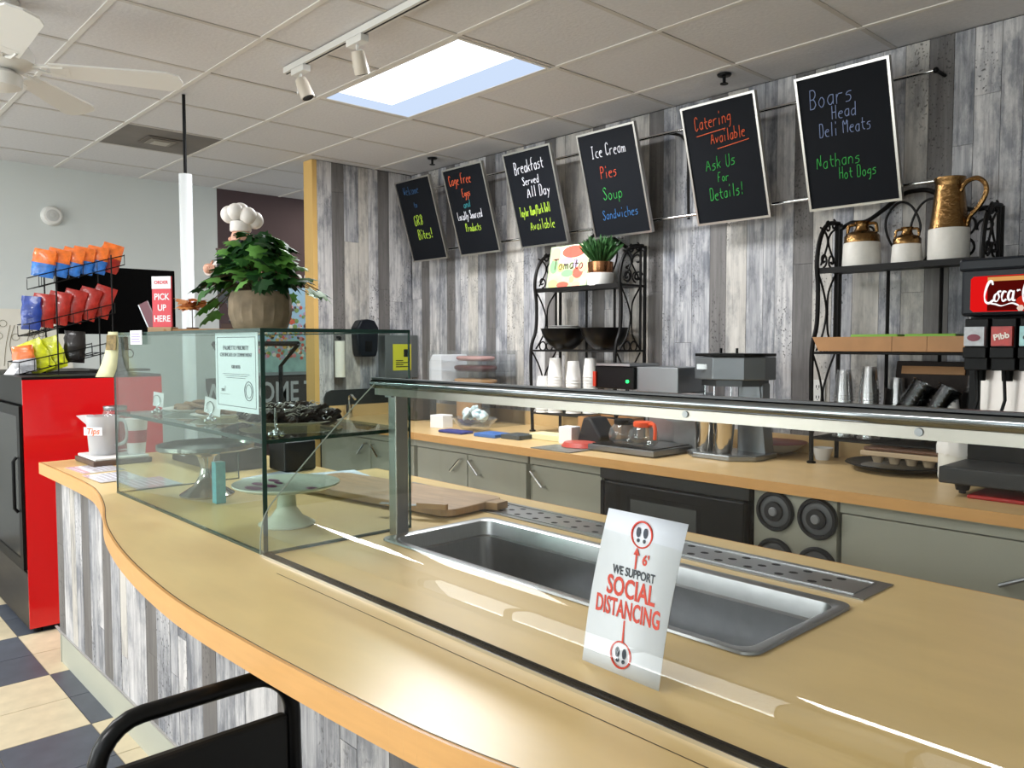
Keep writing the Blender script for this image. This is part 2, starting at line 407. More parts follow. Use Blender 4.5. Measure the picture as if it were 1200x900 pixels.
# ---- lit ceiling panel (recessed troffer) ----
def em(name, col, st):
    m = bpy.data.materials.new(name); m.use_nodes = True; nt = m.node_tree; nt.nodes.clear()
    e = nt.nodes.new('ShaderNodeEmission'); e.inputs[0].default_value = srgb(col); e.inputs[1].default_value = st; out = nt.nodes.new('ShaderNodeOutputMaterial'); nt.links.new(e.outputs[0], out.inputs[0]); return m
def ceiling_light(i, j, label, st):
    x0 = GX0+i*GDX+.035; x1 = GX0+(i+2)*GDX-.035; y0 = GY0+j*GDY+.03; y1 = GY0+(j+1)*GDY-.03
    t = thing('ceiling_light', label, 'ceiling light', ((x0+x1)/2, (y0+y1)/2, CEIL)); a = (x1-x0)/2; b = (y1-y0)/2
    m = M()
    for q in ((-a-.02, a+.02, -b-.016, -b), (-a-.02, a+.02, b, b+.016), (-a-.02, -a, -b, b), (a, a+.02, -b, b)): m.box(q[0], q[1], q[2], q[3], -.001, .08)
    m.obj('frame', grid_m, t)
    M().box(-a, a, -b, b, .055, .07).obj('housing', white, t)
    ib = b-.15; ia = a-.055
    M().box(-ia, ia, -b+.0, ib, .030, .036).obj('diffuser', em('panel_bright', 'f4fbff', st*1.9), t)
    m = M(); m.quad((-a, b, .002), (a, b, .002), (ia, ib, .03), (-ia, ib, .03)); m.quad((-a, -b, .002), (-a, b, .002), (-ia, ib, .03), (-ia, -b, .03)); m.quad((a, -b, .002), (a, b, .002), (ia, ib, .03), (ia, -b, .03))
    m.obj('edge_diffuser', em('panel_edge', 'd2e4ff', .98*st/1.4), t)
    return t
ceiling_light(0, 3, 'lit rectangular ceiling light panel, glaring white, near the track lights', 1.4)
ceiling_light(0, -2, 'lit ceiling light panel above the customer side of the counter, nearest the fan', 1.4)
ceiling_light(-3, -3, 'unseen ceiling light panel added to brighten the left side', 1.4)  # added fill panel out of view, lights counters and floor
ceiling_light(3, -5, 'unseen ceiling light panel added as fill nearest the shop windows', 1.4)  # another unseen panel, put in to lift the counters and cabinets
# ---- air vent ----
t = thing('ceiling_vent', 'grimy brown square air vent set in the ceiling grid', 'vent', (GX0-2.5*GDX, GY0+2.5*GDY, CEIL))
a = GDX/2-.012
M().box(-a, a, -a, a, .001, .008).obj('vent_plate', mat('vent_brown', '77706a', .6, noise=.2, nscale=3), t)
for k in range(3):
    s_ = a*(.52-.14*k); z = -.006-.006*k
    M().prism([(s_, 0), (0, s_), (-s_, 0), (0, -s_)], z, z+.003).obj('louvre', mat('vent_louvre%d' % k, ('6a625a', '8d867c', 'b5afa5')[k], .6), t, rot=(0, 0, math.radians(45)))
# ---- sprinklers ----
for n, (x, y) in enumerate(((-4.70, 3.56), (-2.27, 3.54))):
    t = thing('ceiling_sprinkler', ('small black ceiling sprinkler over the leftmost chalkboards', 'small black ceiling sprinkler between the two rightmost chalkboards')[n], 'sprinkler', (x, y, CEIL))
    M().lathe([(.005, -.012), (.032, -.010), (.036, -.001)], n=16).obj('flange', black, t)
    M().cyl((0, 0, -.045), .008, .035).lathe([(.02, -.05), (.02, -.046)], n=12).obj('head', black, t)
# ---- track light ----
t = thing('track_light', 'white ceiling track rail carrying two small spotlights', 'track light', (-3.0, 1.89, CEIL))
M().box(-.66, 1.3, -.017, .017, -.03, -.002).obj('track', white, t)
M().box(-.66, 1.3, -.004, .004, -.0315, -.030).obj('track_slot', black, t)
for k, px in enumerate((-.52, -.02)):
    ad = M().box(px-.06, px+.06, -.02, .02, -.062, -.032).obj('adapter', white, t, bev=.003)
    M().tube([(px, 0, -.062), (px, 0, -.085)], .006).tube([(px-.032, 0, -.09), (px-.032, 0, -.15)], .003).tube([(px-.032, 0, -.09), (px+.032, 0, -.09)], .003).obj('bracket', white, ad)
    tl = (math.radians(14), math.radians(-18)) if k == 0 else (math.radians(20), math.radians(8))
    M().lathe([(.026, 0), (.030, -.02), (.033, -.09), (.031, -.095)], n=20).obj('spot_head', mat('spot_cream', 'cfc6b8', .4), t, (px, 0, -.088), (tl[0], tl[1], 0))
    M().lathe([(.027, -.0955), (.024, -.0975), (.003, -.094)], n=20).obj('lens', blk_gl, t, (px, 0, -.088), (tl[0], tl[1], 0))
# ---- ceiling fan ----
fan = thing('ceiling_fan', 'white ceiling fan with broad blades and pull chain', 'ceiling fan', (-3.70, .70, 2.50))
M().lathe([(.07, .258), (.065, .22), (.02, .20), (.014, .19), (.014, .10)], n=24).obj('canopy', white, fan)
M().lathe([(.02, .11), (.09, .10), (.115, .06), (.118, .02), (.09, 0), (.05, -.01)], n=32).obj('motor_housing', white, fan)
M().lathe([(.05, -.012), (.075, -.03), (.07, -.075), (.03, -.09), (.01, -.092)], n=28).obj('switch_cap', white, fan)
M().tube([(.045, -.03, -.08), (.047, -.032, -.19)], .0015).obj('pull_chain', iron, fan)
M().lathe([(.003, -.19), (.006, -.20), (.006, -.215), (.002, -.22)], (.047, -.032, 0), 8).obj('chain_pull', white, fan)
blade = M(); pr = [(.17, -.045), (.60, -.070), (.645, -.05), (.66, 0), (.645, .05), (.60, .070), (.17, .045)]
blade.prism(pr, -.004, .004); bme = blade.mesh('blade', white)
arm = M().tube([(.09, 0, .01), (.14, -.02, 0), (.22, -.03, -.002)], .007, 6).tube([(.09, 0, .01), (.14, .02, 0), (.22, .03, -.002)], .007, 6).box(.18, .24, -.035, .035, -.005, -.001)
ame = arm.mesh('blade_arm', white)
for k in range(5):
    an = math.radians(67+72*k); b = share('blade', bme, fan, (0, 0, .01), (math.radians(-13), 0, an)); share('blade_arm', ame, b, (0, 0, 0))
# ---- ceiling to floor pole ----
t = thing('utility_pole', 'slim white pole with thin black rod rising to the ceiling beside the red cooler', 'pole', (-4.42, 1.68, 0))
M().cyl((0, 0, 0), .034, 2.335, n=20).obj('pole', mat('pole_white', 'd9dde0', .4), t)
M().cyl((0, 0, 2.335), .009, CEIL-2.335, n=10).obj('rod', black, t)
# ---- smoke detector ----
t = thing('smoke_detector', 'round white smoke detector on the gray left wall', 'detector', (LW, 1.60, 2.39))
M().lathe([(.075, 0), (.075, .02), (.06, .04), (.02, .045)], n=28, axis='x').obj('body', white, t)
M().lathe([(.018, .045), (.015, .052), (.004, .053)], n=14, axis='x').obj('button', mat('det_gray', 'bfbfbc', .5), t)
for k in range(3): M().lathe([(.045-.004*k, .0415+.001*k), (.043-.004*k, .044+.001*k)], n=24, axis='x').obj('ring', mat('det_gray', 'bfbfbc', .5), t)

# ================= BACK COUNTER =================
CZ = .868; CF = 2.914
t = thing('back_worktop', 'long beige laminate worktop with backsplash along the plank wall', 'worktop', (0, 0, 0))
M().box(PX+.012, .9, CF+.004, BW-.013, CZ-.04, CZ).obj('top', lam, t)
M().box(PX+.012, .9, CF-.004, CF+.004, CZ-.042, CZ+.0005).obj('front_edge', edge_m, t)
M().box(PX+.034, .9, BW-.034, BW-.013, CZ, CZ+.088).obj('backsplash', lam, t)
M().box(PX+.012, PX+.034, CF+.06, BW-.013, CZ, CZ+.088).obj('backsplash', lam, t)
CB = CF+.035
def cabinet(x0, x1, label, doors, handles, drawer=False):
    t = thing('base_cabinet', label, 'cabinet', ((x0+x1)/2, CB+.3, 0)); L = (x0-x1)/2; ox = (x0+x1)/2; oy = CB+.3
    M().box(x0-ox+.001, x1-ox-.001, .0, .55, .1, CZ-.043).box(x0-ox+.001, x1-ox-.001, -.25, .0, .1, CZ-.043).obj('body', cab_m, t)
    M().box(x0-ox+.001, x1-ox-.001, -.20, .5, 0, .1).obj('plinth', black, t)
    M().box(x0-ox+.002, x1-ox-.002, -.284, -.25, .777, CZ-.044).obj('top_rail', cab_m, t)
    for k, (a, b) in enumerate(doors):
        d = M().box(a-ox+.004, b-ox-.004, -.285, -.252, .13, .772).obj('drawer_front' if drawer else 'door', cab_m, t, bev=.003)
        for (hx, s) in handles:
            if not (a < hx < b): continue
            if drawer: p = [(hx-ox-.06, -.287, .62), (hx-ox-.06, -.32, .625), (hx-ox+.09, -.32, .70), (hx-ox+.09, -.287, .70)]
            else: p = [(hx-ox, -.287, .742), (hx-ox, -.315, .742), (hx-ox+s*.085, -.315, .668), (hx-ox+s*.085, -.287, .668)]
            M().tube(p, .0075, 8).obj('handle', steel_d if drawer else chrome, d)
    return t
cabinet(PX+.02, -4.10, 'sage base cabinet with two doors beside the side wall', [(PX+.03, -4.62), (-4.62, -4.12)], [(-4.66, -1), (-4.58, 1)])
cabinet(-4.10, -3.085, 'sage base cabinet with paired angled chrome handles below the pastry case', [(-4.09, -3.594), (-3.594, -3.095)], [(-3.635, -1), (-3.553, 1)])
cabinet(-3.07, -2.545, 'sage single door base cabinet left of the under-counter oven', [(-3.055, -2.56)], [(-3.035, 1)])
cabinet(-1.375, -.30, 'wide sage drawer cabinet right of the cup dispensers', [(-1.37, -.31)], [(-.76, 1)], True)
cabinet(-.295, .88, 'sage base cabinet at the far right end of back counter', [(-.29, .30), (.30, .87)], [])
# oven
t = thing('undercounter_oven', 'black under-counter oven with recessed window beside the cup dispensers', 'oven', (-2.13, CF+.3, 0))
M().box(-.40, .40, -.27, .25, .30, CZ-.045).obj('body', black, t)
M().box(-.40, .40, -.30, -.271, .775, .822).obj('top_trim', mat('dark_gray_metal', '3b3d3e', .35, .6), t)
d = M().box(-.36, .385, -.315, -.272, .36, .765).obj('door', mat('oven_door', '131415', .3, spec=.3), t, bev=.004)
M().box(-.20, .16, -.3185, -.3155, .44, .70).obj('window', mat('oven_window', '4a4c4c', .18), d)
M().box(-.22, .18, -.317, -.3155, .42, .72).obj('window_frame', black, d)
M().box(-.385, -.365, -.315, -.272, .36, .765).obj('handle_strip', black, t)
# cup dispensers in a panel
t = thing('dispenser_panel', 'sage cabinet panel holding four round cup dispensers', 'cabinet', (-1.55, CF+.3, 0))
M().box(-.175, .172, -.265, .25, .10, CZ-.045).obj('panel', cab_m, t)
M().box(-.175, .172, -.2, .2, 0, .10).obj('plinth', black, t)
cd = None
for n, (x, z, lb) in enumerate(((-1.628, .745, 'round black cup dispenser at the upper left of the sage panel'), (-1.450, .742, 'round black cup dispenser at the upper right of the sage panel'),
                               (-1.628, .555, 'round black cup dispenser at the lower left of the sage panel'), (-1.450, .552, 'round black cup dispenser at the lower right of the sage panel'))):
    if cd is None:
        cd = thing('cup_dispenser', lb, 'cup dispenser', (x, CF+.034, z), 0, 'cup dispensers in the sage panel')
        M().lathe([(.079, 0), (.081, -.012), (.076, -.022), (.066, -.022), (.064, -.010)], n=36, axis='y').obj('rim', rubber, cd)
        M().lathe([(.063, -.010), (.050, -.016), (.040, -.014)], n=32, axis='y').obj('gasket', mat('disp_gray', '5c5f62', .45), cd)
        M().lathe([(.040, -.016), (.038, -.026), (.020, -.027)], n=28, axis='y').obj('inner_ring', rubber, cd)
        M().lathe([(.019, -.027), (.015, -.032), (.004, -.032)], n=18, axis='y').obj('cap', mat('disp_cap', '7d7f80', .5), cd)
    else: dup(cd, (x, CF+.034, z), label=lb)
# outlet
t = thing('wall_outlet', 'white double wall outlet beside the right rack leg', 'outlet', (-1.885, BW-.011, 1.175))
M().box(-.036, .036, -.006, 0, -.062, .062).obj('plate', white, t, bev=.002)
for z in (-.026, .026):
    M().box(-.017, .017, -.008, -.006, z-.018, z+.018).obj('socket', white, t); M().box(-.009, -.005, -.0085, -.008, z-.004, z+.010).box(.005, .009, -.0085, -.008, z-.004, z+.010).box(-.002, .002, -.0085, -.008, z-.012, z-.007).obj('slots', black, t)

# ---- wall boards on rods ----
rod = M().tube([(-5.2, 3.705, 2.585), (-1.335, 3.705, 2.585)], .009, 10)
tag(rod.obj('hanging_rod', bright_al), 'upper bright metal rod running behind the six chalkboards', 'rod', 'chalkboard rods').location = (0, 0, 0)
rod = M().tube([(-5.1, 3.705, 2.115), (-1.25, 3.705, 2.115)], .009, 10)
tag(rod.obj('hanging_rod', bright_al), 'lower bright metal rod running behind the six chalkboards', 'rod', 'chalkboard rods')
for x, z, nm in ((-1.335, 2.585, 'upper'), (-1.25, 2.115, 'lower')):
    tag(M().tube([(x, 3.705, z), (x, BW-.011, z)], .008, 8).sph((x, 3.705, z), .013).obj('rod_bracket', black), 'small black wall bracket at the right end of the %s rod' % nm, 'bracket')
t = M().tube(smooth([(-2.78, 3.735, 2.60), (-2.66, 3.735, 2.56), (-2.62, 3.735, 2.47), (-2.615, 3.735, 2.3), (-2.61, 3.735, 2.10)]), .008, 8).obj('bent_rod', iron)
tag(t, 'bent dark rod hanging left of the catering chalkboard', 'rod')
CH = {'w': mat('chalk_white', 'd8d8e0', .9), 'r': mat('chalk_red', 'e0583c', .9), 'g': mat('chalk_green', '3fae52', .9), 'y': mat('chalk_lime', 'a8c93e', .9), 'b': mat('chalk_blue', '3f74ad', .9),
      'p': mat('chalk_pale_blue', '8c9cc4', .9), 'o': mat('chalk_orange', 'd9603a', .9), 't': mat('chalk_teal', '2f7f86', .9), 'n': mat('chalk_navy', '2d4f74', .9)}
TILT = math.radians(16.5)
def board(xc, label, lines, w=.424):
    t = thing('chalkboard', label, 'chalkboard', (xc, 3.655, 2.043), 0, 'chalkboards in a row on the plank wall', rx=TILT)
    h = .605
    M().box(-w/2+.006, w/2-.006, -.006, .006, .006, h-.006).obj('panel', board_m, t)
    f = .011
    for q in ((-w/2, w/2, 0, f), (-w/2, w/2, h-f, h)): M().box(q[0], q[1], -.012, .012, q[2], q[3]).obj('frame', alum, t)
    for q in ((-w/2, -w/2+f), (w/2-f, w/2)): M().box(q[0], q[1], -.012, .012, f, h-f).obj('frame', alum, t)
    for i, (s, hh, c, x, z, kw) in enumerate(lines):
        kw = dict(kw); kw['cond'] = kw.get('cond', 1.0)*.72; chalk(s, hh, CH[c], t, x-w/2, z*h, y=-.0078, seed=i*7+int(abs(xc)*10), **kw)
    return t
R1 = dict(rise=.0)
board(-4.845, 'leftmost chalkboard, faint blue greeting above GR8 Bites in green', [('Welcome', .062, 'n', .08, .82, dict(cond=.85)), ('to', .045, 'n', .17, .66, {}), ('GR8', .072, 'y', .13, .44, dict(r=.0025)), ('Bites!', .072, 'y', .14, .27, dict(r=.0025, cond=.9))])
board(-4.27, 'second chalkboard from left about cage free eggs and local products', [('Cage Free', .068, 'o', .05, .81, dict(cond=.8)), ('Eggs', .055, 'o', .16, .66, dict(cond=.8)), ('and', .05, 't', .15, .54, {}), ('Locally Sourced', .056, 'w', .06, .41, dict(cond=.66)), ('Products', .055, 'y', .12, .27, dict(cond=.75))])
board(-3.64, 'third chalkboard from left, Breakfast Served All Day in white', [('Breakfast', .074, 'w', .08, .77, dict(cond=.80, rise=.05, r=.0026)), ('Served', .050, 'w', .13, .65, dict(r=.0024)), ('All Day', .066, 'w', .15, .52, dict(r=.0026)), ('Taylor Ham/Pork Roll', .058, 'y', .05, .33, dict(cond=.50, rise=.03)), ('Available', .062, 'y', .12, .18, dict(cond=.85))])
board(-3.00, 'fourth chalkboard from left listing Ice Cream, Pies, Soup, Sandwiches', [('Ice Cream', .066, 'w', .09, .76, dict(cond=.86, r=.0025)), ('Pies', .066, 'r', .13, .56, {}), ('Soup', .068, 'g', .12, .36, dict(cond=1.1)), ('Sandwiches', .054, 'b', .09, .17, dict(cond=.98, rise=.03))])
board(-2.275, 'fifth chalkboard from left, Catering Available underlined in orange', [('Catering', .066, 'o', .07, .79, dict(cond=.85, rise=.05)), ('Available', .058, 'o', .15, .66, dict(cond=.82, rise=.04)), ('Ask Us', .060, 'g', .10, .45, dict(rise=.06)), ('For', .046, 'g', .16, .345, {}), ('Details!', .062, 'g', .10, .20, dict(cond=.9, rise=.05))])
b6 = board(-1.65, 'rightmost and nearest chalkboard, Boars Head Deli Meats and Nathans Hot Dogs', [('Boars', .082, 'p', .06, .76, dict(r=.0017, cond=1.0)), ('Head', .058, 'p', .155, .655, dict(r=.0016)), ('Deli Meats', .060, 'p', .09, .54, dict(r=.0016, cond=.85)), ('Nathans', .060, 'g', .06, .315, dict(r=.0018)), ('Hot Dogs', .052, 'g', .16, .215, dict(r=.0018, cond=.86))])
for tt in [o for o in bpy.data.objects if o.get('label', '').startswith('fifth')]:
    for q in (((-.14, .745), (.03, .765)), ((-.03, .615), (.15, .645))):
        M().tube([(q[0][0], -.0078, q[0][1]*.605), (q[1][0], -.0078, q[1][1]*.605)], .002, 4).obj('underline', CH['o'], tt)

# ---- iron baker racks ----
SH = (.985, 1.375, 1.757)
def spiral(cy, cz, r, a0, turns, n=18, x=0, plane='yz'):
    return arc(cy, cz, r, a0, a0+360*turns, n, x, plane, r1=r*.25)
def rack(x0, label, wd=.68, floorz=CZ):
    t = thing('iron_rack', label, 'rack', (x0, 3.5, floorz), 0, 'wrought iron racks on the back counter'); z0 = floorz
    def Z(z): return z-z0
    for k, x in enumerate((0, wd)):
        lp = smooth([(x, 0, 0), (x, -.012, .30), (x, -.015, .46), (x, -.005, .55), (x, .03, .64), (x, .035, .80), (x, .02, .92), (x, .05, 1.03), (x, .12, 1.10), (x, .23, 1.115)], 5)
        M().tube(lp, .0105, 8).obj('front_post', iron, t)
        M().lathe([(.02, 0), (.02, .008), (.009, .012)], (x, 0, 0), 12).obj('foot', iron, t)
        M().tube([(x, .25, 0), (x, .25, 1.115)], .010, 6).obj('rear_post', iron, t)
        M().tube([(x, .21, Z(SH[1])), (x, .21, 1.115)], .008, 6).obj('rear_post', iron, t)
        m = M()   # side scrolls
        for (za, zb) in ((Z(SH[0])+.01, Z(SH[1])-.01), (Z(SH[1])+.01, Z(SH[2])-.01)):
            h = zb-za; yf = .0 if za < .4 else .03
            m.tube(smooth([(x, yf, zb), (x, yf+.06, zb-h*.25), (x, yf+.09, za+h*.5), (x, yf+.06, za+h*.22), (x, yf, za)]), .0052, 6)
            m.tube(smooth([(x, .21, zb), (x, .14, zb-h*.25), (x, yf+.10, za+h*.5), (x, .14, za+h*.22), (x, .21, za)]), .0052, 6)
        zt = Z(SH[2])
        m.tube(spiral(.085, zt+.045, .034, -90, 1.2, x=x), .0050, 5); m.tube(spiral(.165, zt+.045, .034, 270, -1.2, x=x), .0050, 5)
        m.tube(spiral(.125, zt+.20, .026, 90, 1.2, x=x), .0050, 5); m.tube(spiral(.18, zt+.215, .024, 90, -1.2, x=x), .0050, 5)
        m.tube(smooth([(x, .06, zt+.02), (x, .12, zt+.12), (x, .10, zt+.17), (x, .05, zt+.19)]), .0050, 5)
        m.tube(smooth([(x, .21, zt+.02), (x, .13, zt+.12), (x, .15, zt+.17), (x, .21, zt+.20)]), .0050, 5)
        m.tube(arc(.09, zt-.355, .028, 0, 360, 14, x, 'yz'), .0048, 5); m.tube(arc(.15, zt-.355, .028, 0, 360, 14, x, 'yz'), .0048, 5)
        m.obj('side_scrollwork', iron, t)
    for n, z in enumerate(SH):
        zz = Z(z); yf = .035 if n == 2 else (-.012 if n == 1 else 0)
        if n == 2:
            M().box(0, wd, yf, .25, zz-.012, zz).box(-.005, wd+.005, yf-.01, yf+.004, zz-.022, zz+.004).obj('shelf', iron, t)
        else:
            m = M().tube([(0, yf, zz), (wd, yf, zz)], .006, 6).tube([(0, .25, zz), (wd, .25, zz)], .006, 6)
            for k in range(1, 9): m.tube([(0, yf+(.25-yf)*k/9, zz), (wd, yf+(.25-yf)*k/9, zz)], .0028, 5)
            m.tube([(0, yf, zz), (0, .25, zz)], .006, 6).tube([(wd, yf, zz), (wd, .25, zz)], .006, 6).obj('shelf', iron, t)
    for k in (1, 2):
        M().tube([(wd*k/3, .25, Z(SH[0])), (wd*k/3, .25, Z(SH[2]))], .008, 6).obj('back_bar', iron, t)
    m = M(); zt = Z(SH[2]); y = .25
    top = smooth([(0, y, zt+.20), (.05, y, zt+.225), (.12, y, zt+.225), (.20, y, zt+.27), (.28, y, zt+.325), (wd/2, y, zt+.335), (wd-.28, y, zt+.325), (wd-.20, y, zt+.27), (wd-.12, y, zt+.225), (wd-.05, y, zt+.225), (wd, y, zt+.20)])
    m.tube(top, .0105, 7).obj('arch', iron, t)
    m = M()
    for s in (1, -1):
        c = wd/2
        def X(a): return c+s*a
        def tb(pts): m.tube([(X(p[0]), y, zt+p[1]) for p in pts], .0055, 5)
        tb([(p[0], p[2]) for p in smooth([(.02, 0, .0), (.11, 0, .12), (.13, 0, .22), (.08, 0, .29), (.02, 0, .27), (-.02, 0, .18), (.0, 0, .10)])])
        tb([(p[0], p[2]) for p in arc(.20, .17, .055, -90, 200, 16, 0, r1=.012)])
        tb([(p[0], p[2]) for p in arc(.20, .06, .05, 90, -200, 16, 0, r1=.012)])
        tb([(p[0], p[2]) for p in arc(.285, .15, .04, 200, -120, 16, 0, r1=.01)])
        tb([(p[0], p[2]) for p in arc(.29, .05, .035, 20, 330, 16, 0, r1=.01)])
    m.obj('back_scrollwork', iron, t)
    return t
rack(-3.60, 'left wrought iron rack holding black bowls and foam cups')
rack(-1.76, 'right wrought iron rack holding stoneware jugs and clear cups')

# ---- stoneware on right rack top ----
def jug(x, y, r, h, label, s=1):
    t = thing('stoneware_jug', label, 'jug', (x, y, SH[2]), 0, 'two small stoneware jugs')
    M().lathe([(r*.97, 0), (r, .01), (r*.93, h*.52), (r*.9, h*.54)], n=28).obj('body', cream, t)
    M().lathe([(r*.91, h*.54), (r*.9, h*.68), (r*.78, h*.75), (r*.42, h*.80), (r*.33, h*.88), (r*.36, h*.97), (r*.42, h), (r*.25, h)], n=28).obj('glazed_shoulder', brass, t)
    for k in (-1, 1):
        M().tube(smooth([(k*r*.38, 0, h*.95), (k*r*.72, 0, h*.93), (k*r*.80, 0, h*.75)]), r*.09, 8).obj('handle', brass, t)
jug(-1.60, 3.62, .083, .205, 'larger small stoneware jug with brass glazed neck, leftmost on right rack')
jug(-1.405, 3.62, .062, .160, 'smallest stoneware jug with brass neck, middle of right rack top')
t = thing('stoneware_pitcher', 'tall brass glazed pitcher with cream base and big looped handle', 'pitcher', (-1.238, 3.62, SH[2]))
M().lathe([(.077, 0), (.079, .005), (.078, .13), (.076, .135)], n=30).obj('base', cream, t)
M().lathe([(.077, .135), (.072, .16), (.062, .24), (.055, .31), (.055, .325), (.060, .335), (.060, .345), (.052, .345), (.05, .30)], n=30).obj('body', brass, t)
M().tube(smooth([(.045, -.02, .28), (.07, -.025, .315), (.11, -.03, .325), (.14, -.03, .30), (.145, -.03, .26), (.12, -.03, .21), (.085, -.02, .175), (.072, -.01, .14)]), [.010]*43, 8).obj('handle', brass, t)
# ---- tomato picture and small plant on the left rack ----
t = thing('tomato_picture', 'colourful tomato picture panel standing on the left rack', 'picture', (-3.375, 3.56, SH[2]), 0, rx=math.radians(-10))
M().box(-.165, .165, 0, .012, 0, .265).obj('panel', mat('pic_green', 'b4c79a', .6, noise=.25, nscale=14), t)
def blob(x, z, rx, rz, m, dy=-.001, p=None, a=0):
    b = M(); pts = [(x+rx*math.cos(2*PI*k/22), z+rz*math.sin(2*PI*k/22)) for k in range(22)]
    b.prism(pts, dy, dy+.001, 'y'); return b.obj('painted_shape', m, p, rot=(0, a, 0))
pr_ = mat('pic_red', 'e85a48', .6, noise=.1, nscale=30); pk = mat('pic_pink', 'eda08c', .6); yl = mat('pic_yellow', 'e3cf7a', .6); cr = mat('pic_cream', 'efe3c8', .6); pu = mat('pic_purple', 'a597b8', .6)
blob(.03, .215, .115, .05, cr, -.001, t); blob(.035, .222, .095, .038, pr_, -.002, t); blob(-.115, .215, .04, .042, pk, -.001, t)
blob(-.12, .14, .032, .045, mat('pic_leaf', '7fb57c', .6), -.001, t); blob(-.06, .13, .03, .03, yl, -.001, t); blob(.085, .09, .042, .035, pr_, -.001, t); blob(.12, .12, .03, .028, pk, -.002, t)
blob(-.03, .02, .05, .019, pr_, -.001, t); blob(-.115, .03, .04, .026, yl, -.001, t); blob(.08, .018, .035, .017, pk, -.001, t); blob(.06, .15, .02, .03, pu, -.001, t); blob(0, .09, .05, .022, mat('pic_leaf', '7fb57c', .6), -.001, t); blob(.04, .05, .018, .02, yl, -.0015, t); blob(-.02, .17, .06, .02, pu, -.0012, t)
chalk('Tomato', .066, mat('pic_ink', '5a4630', .7), t, -.125, .115, r=.003, y=-.003, slant=.1, cond=.9, name='lettering')
t = thing('potted_plant', 'small bushy green plant in copper pot on the left rack', 'plant', (-3.13, 3.60, SH[2]))
M().lathe([(.078, 0), (.080, .004), (.080, .072), (.074, .074)], n=28).obj('pedestal', mat('pot_white', 'dad8d3', .5), t)
M().lathe([(.070, .074), (.074, .09), (.076, .138), (.070, .138), (.068, .125)], n=28).obj('pot', mat('copper', '9c6b4a', .2, 1), t)
m = M(); r = random.Random(5)
for k in range(420):
    a = r.uniform(0, 2*PI); e = r.uniform(.1, 1.0); L = r.uniform(.05, .15); d = Vector((math.cos(a)*e*.75, math.sin(a)*e*.75, r.uniform(.55, 1.1))).normalized()
    p = Vector((math.cos(a)*r.uniform(0, .045), math.sin(a)*r.uniform(0, .045), .13)); q = p+d*L; sd = d.cross(Vector((r.uniform(-1, 1), r.uniform(-1, 1), .3))).normalized()*.006
    m.add([p-sd*.3, p+sd*.3, q+sd, q+d*.02, q-sd], [(0, 1, 2, 3, 4)])
o = m.obj('foliage', mat('needle_green', '2f5a2b', .6, noise=.4, nscale=40), t); o['kind'] = 'stuff'
# ---- black bowls on the left rack ----
for n, (x, lb) in enumerate(((-3.44, 'left black bowl stacked with white coffee filters on the iron rack'), (-3.11, 'right black bowl on the left iron rack middle shelf'))):
    t = thing('black_bowl', lb, 'bowl', (x, 3.62, SH[1]+.006), 0, 'black bowls on the rack')
    M().lathe([(.055, 0), (.10, .035), (.135, .085), (.147, .128), (.152, .130), (.145, .128), (.125, .08), (.05, .012)], n=32).obj('bowl', blk_gl, t)
    if n == 0:
        f = M()
        for k in range(14): f.lathe([(.11-.001*k, .118+.0022*k), (.113-.003*k, .1195+.0022*k)], n=40)
        tag(f.obj('coffee_filters', foam, None, (x, 3.62, SH[1]+.006)), 'stack of white coffee filters in the left black bowl', 'filters', kind='stuff')
# ---- foam cups ----
def cup_mesh(r0, r1, h, m, lip=.002):
    return M().lathe([(r0, 0), (r1, h-.004), (r1+lip, h-.003), (r1+lip, h), (r1-.002, h), (r0-.002, .004)], n=20).mesh('cup', m)
fc = cup_mesh(.034, .046, .115, foam); fs = cup_mesh(.030, .041, .08, foam)
def cupstack(me, x, y, z, n, step, label, group, inv=True, h=.115, tilt=0, cat='cup', sc=1):
    for k in range(n):
        o = share('foam_cup' if me in (fc, fs) else 'plastic_cup', me, None, (x, y, z+k*step+(h if inv else 0)), (PI if inv else 0, tilt, 0), (sc, sc, sc)); tag(o, label, cat, group)
cupstack(fc, -3.462, 3.56, SH[0]+.007, 13, .0185, 'white foam cup nested upside down in the left tall stack', 'foam cups left tall stack')
cupstack(fc, -3.345, 3.60, SH[0]+.007, 12, .0185, 'white foam cup nested upside down in the middle tall stack', 'foam cups middle tall stack')
cupstack(fc, -3.27, 3.67, SH[0]+.007, 13, .0185, 'white foam cup nested upside down in the right tall stack', 'foam cups right tall stack')
cupstack(fs, -3.53, 3.52, SH[0]+.007, 9, .018, 'small white foam cup in the short stack beside the rack leg', 'small foam cups short stack', h=.08)
# ---- pastry tiers (acrylic display) ----
t = thing('pastry_case', 'clear acrylic tiered pastry case against the plank wall', 'display case', (-4.28, 3.58, CZ))
for k, (a, b, z0, z1) in enumerate(((-.36, .36, 0, .27), (-.30, .28, .275, .50))):
    M().box(a, b, -.16, -.155, z0, z1).obj('front_pane', acryl, t); M().box(a, b, .155, .16, z0, z1).obj('back_pane', acryl, t)
    M().box(a-.005, a, -.16, .16, z0, z1).obj('side_pane', acryl, t); M().box(b, b+.005, -.16, .16, z0, z1).obj('side_pane', acryl, t)
    M().box(a-.02, b+.02, -.17, .17, z1, z1+.006).obj('tray', acryl, t)
    if k: M().box(a, b, -.15, .15, .36, .364).box(a, b, -.15, .15, .43, .434).obj('shelf', acryl, t)
M().sph((-.33, -.17, .28), .012).obj('knob', black, t)
bread = mat('bread', 'b98a58', .7, noise=.15, nscale=30)
def slab(name, x, y, z, sx, sy, h, m, label, cat):
    t = M().lathe([(.9, 0), (1, .3), (1, .8), (.85, 1)], n=26).obj(name, m, None, (x, y, z)); t.scale = (sx, sy, h); return tag(t, label, cat)
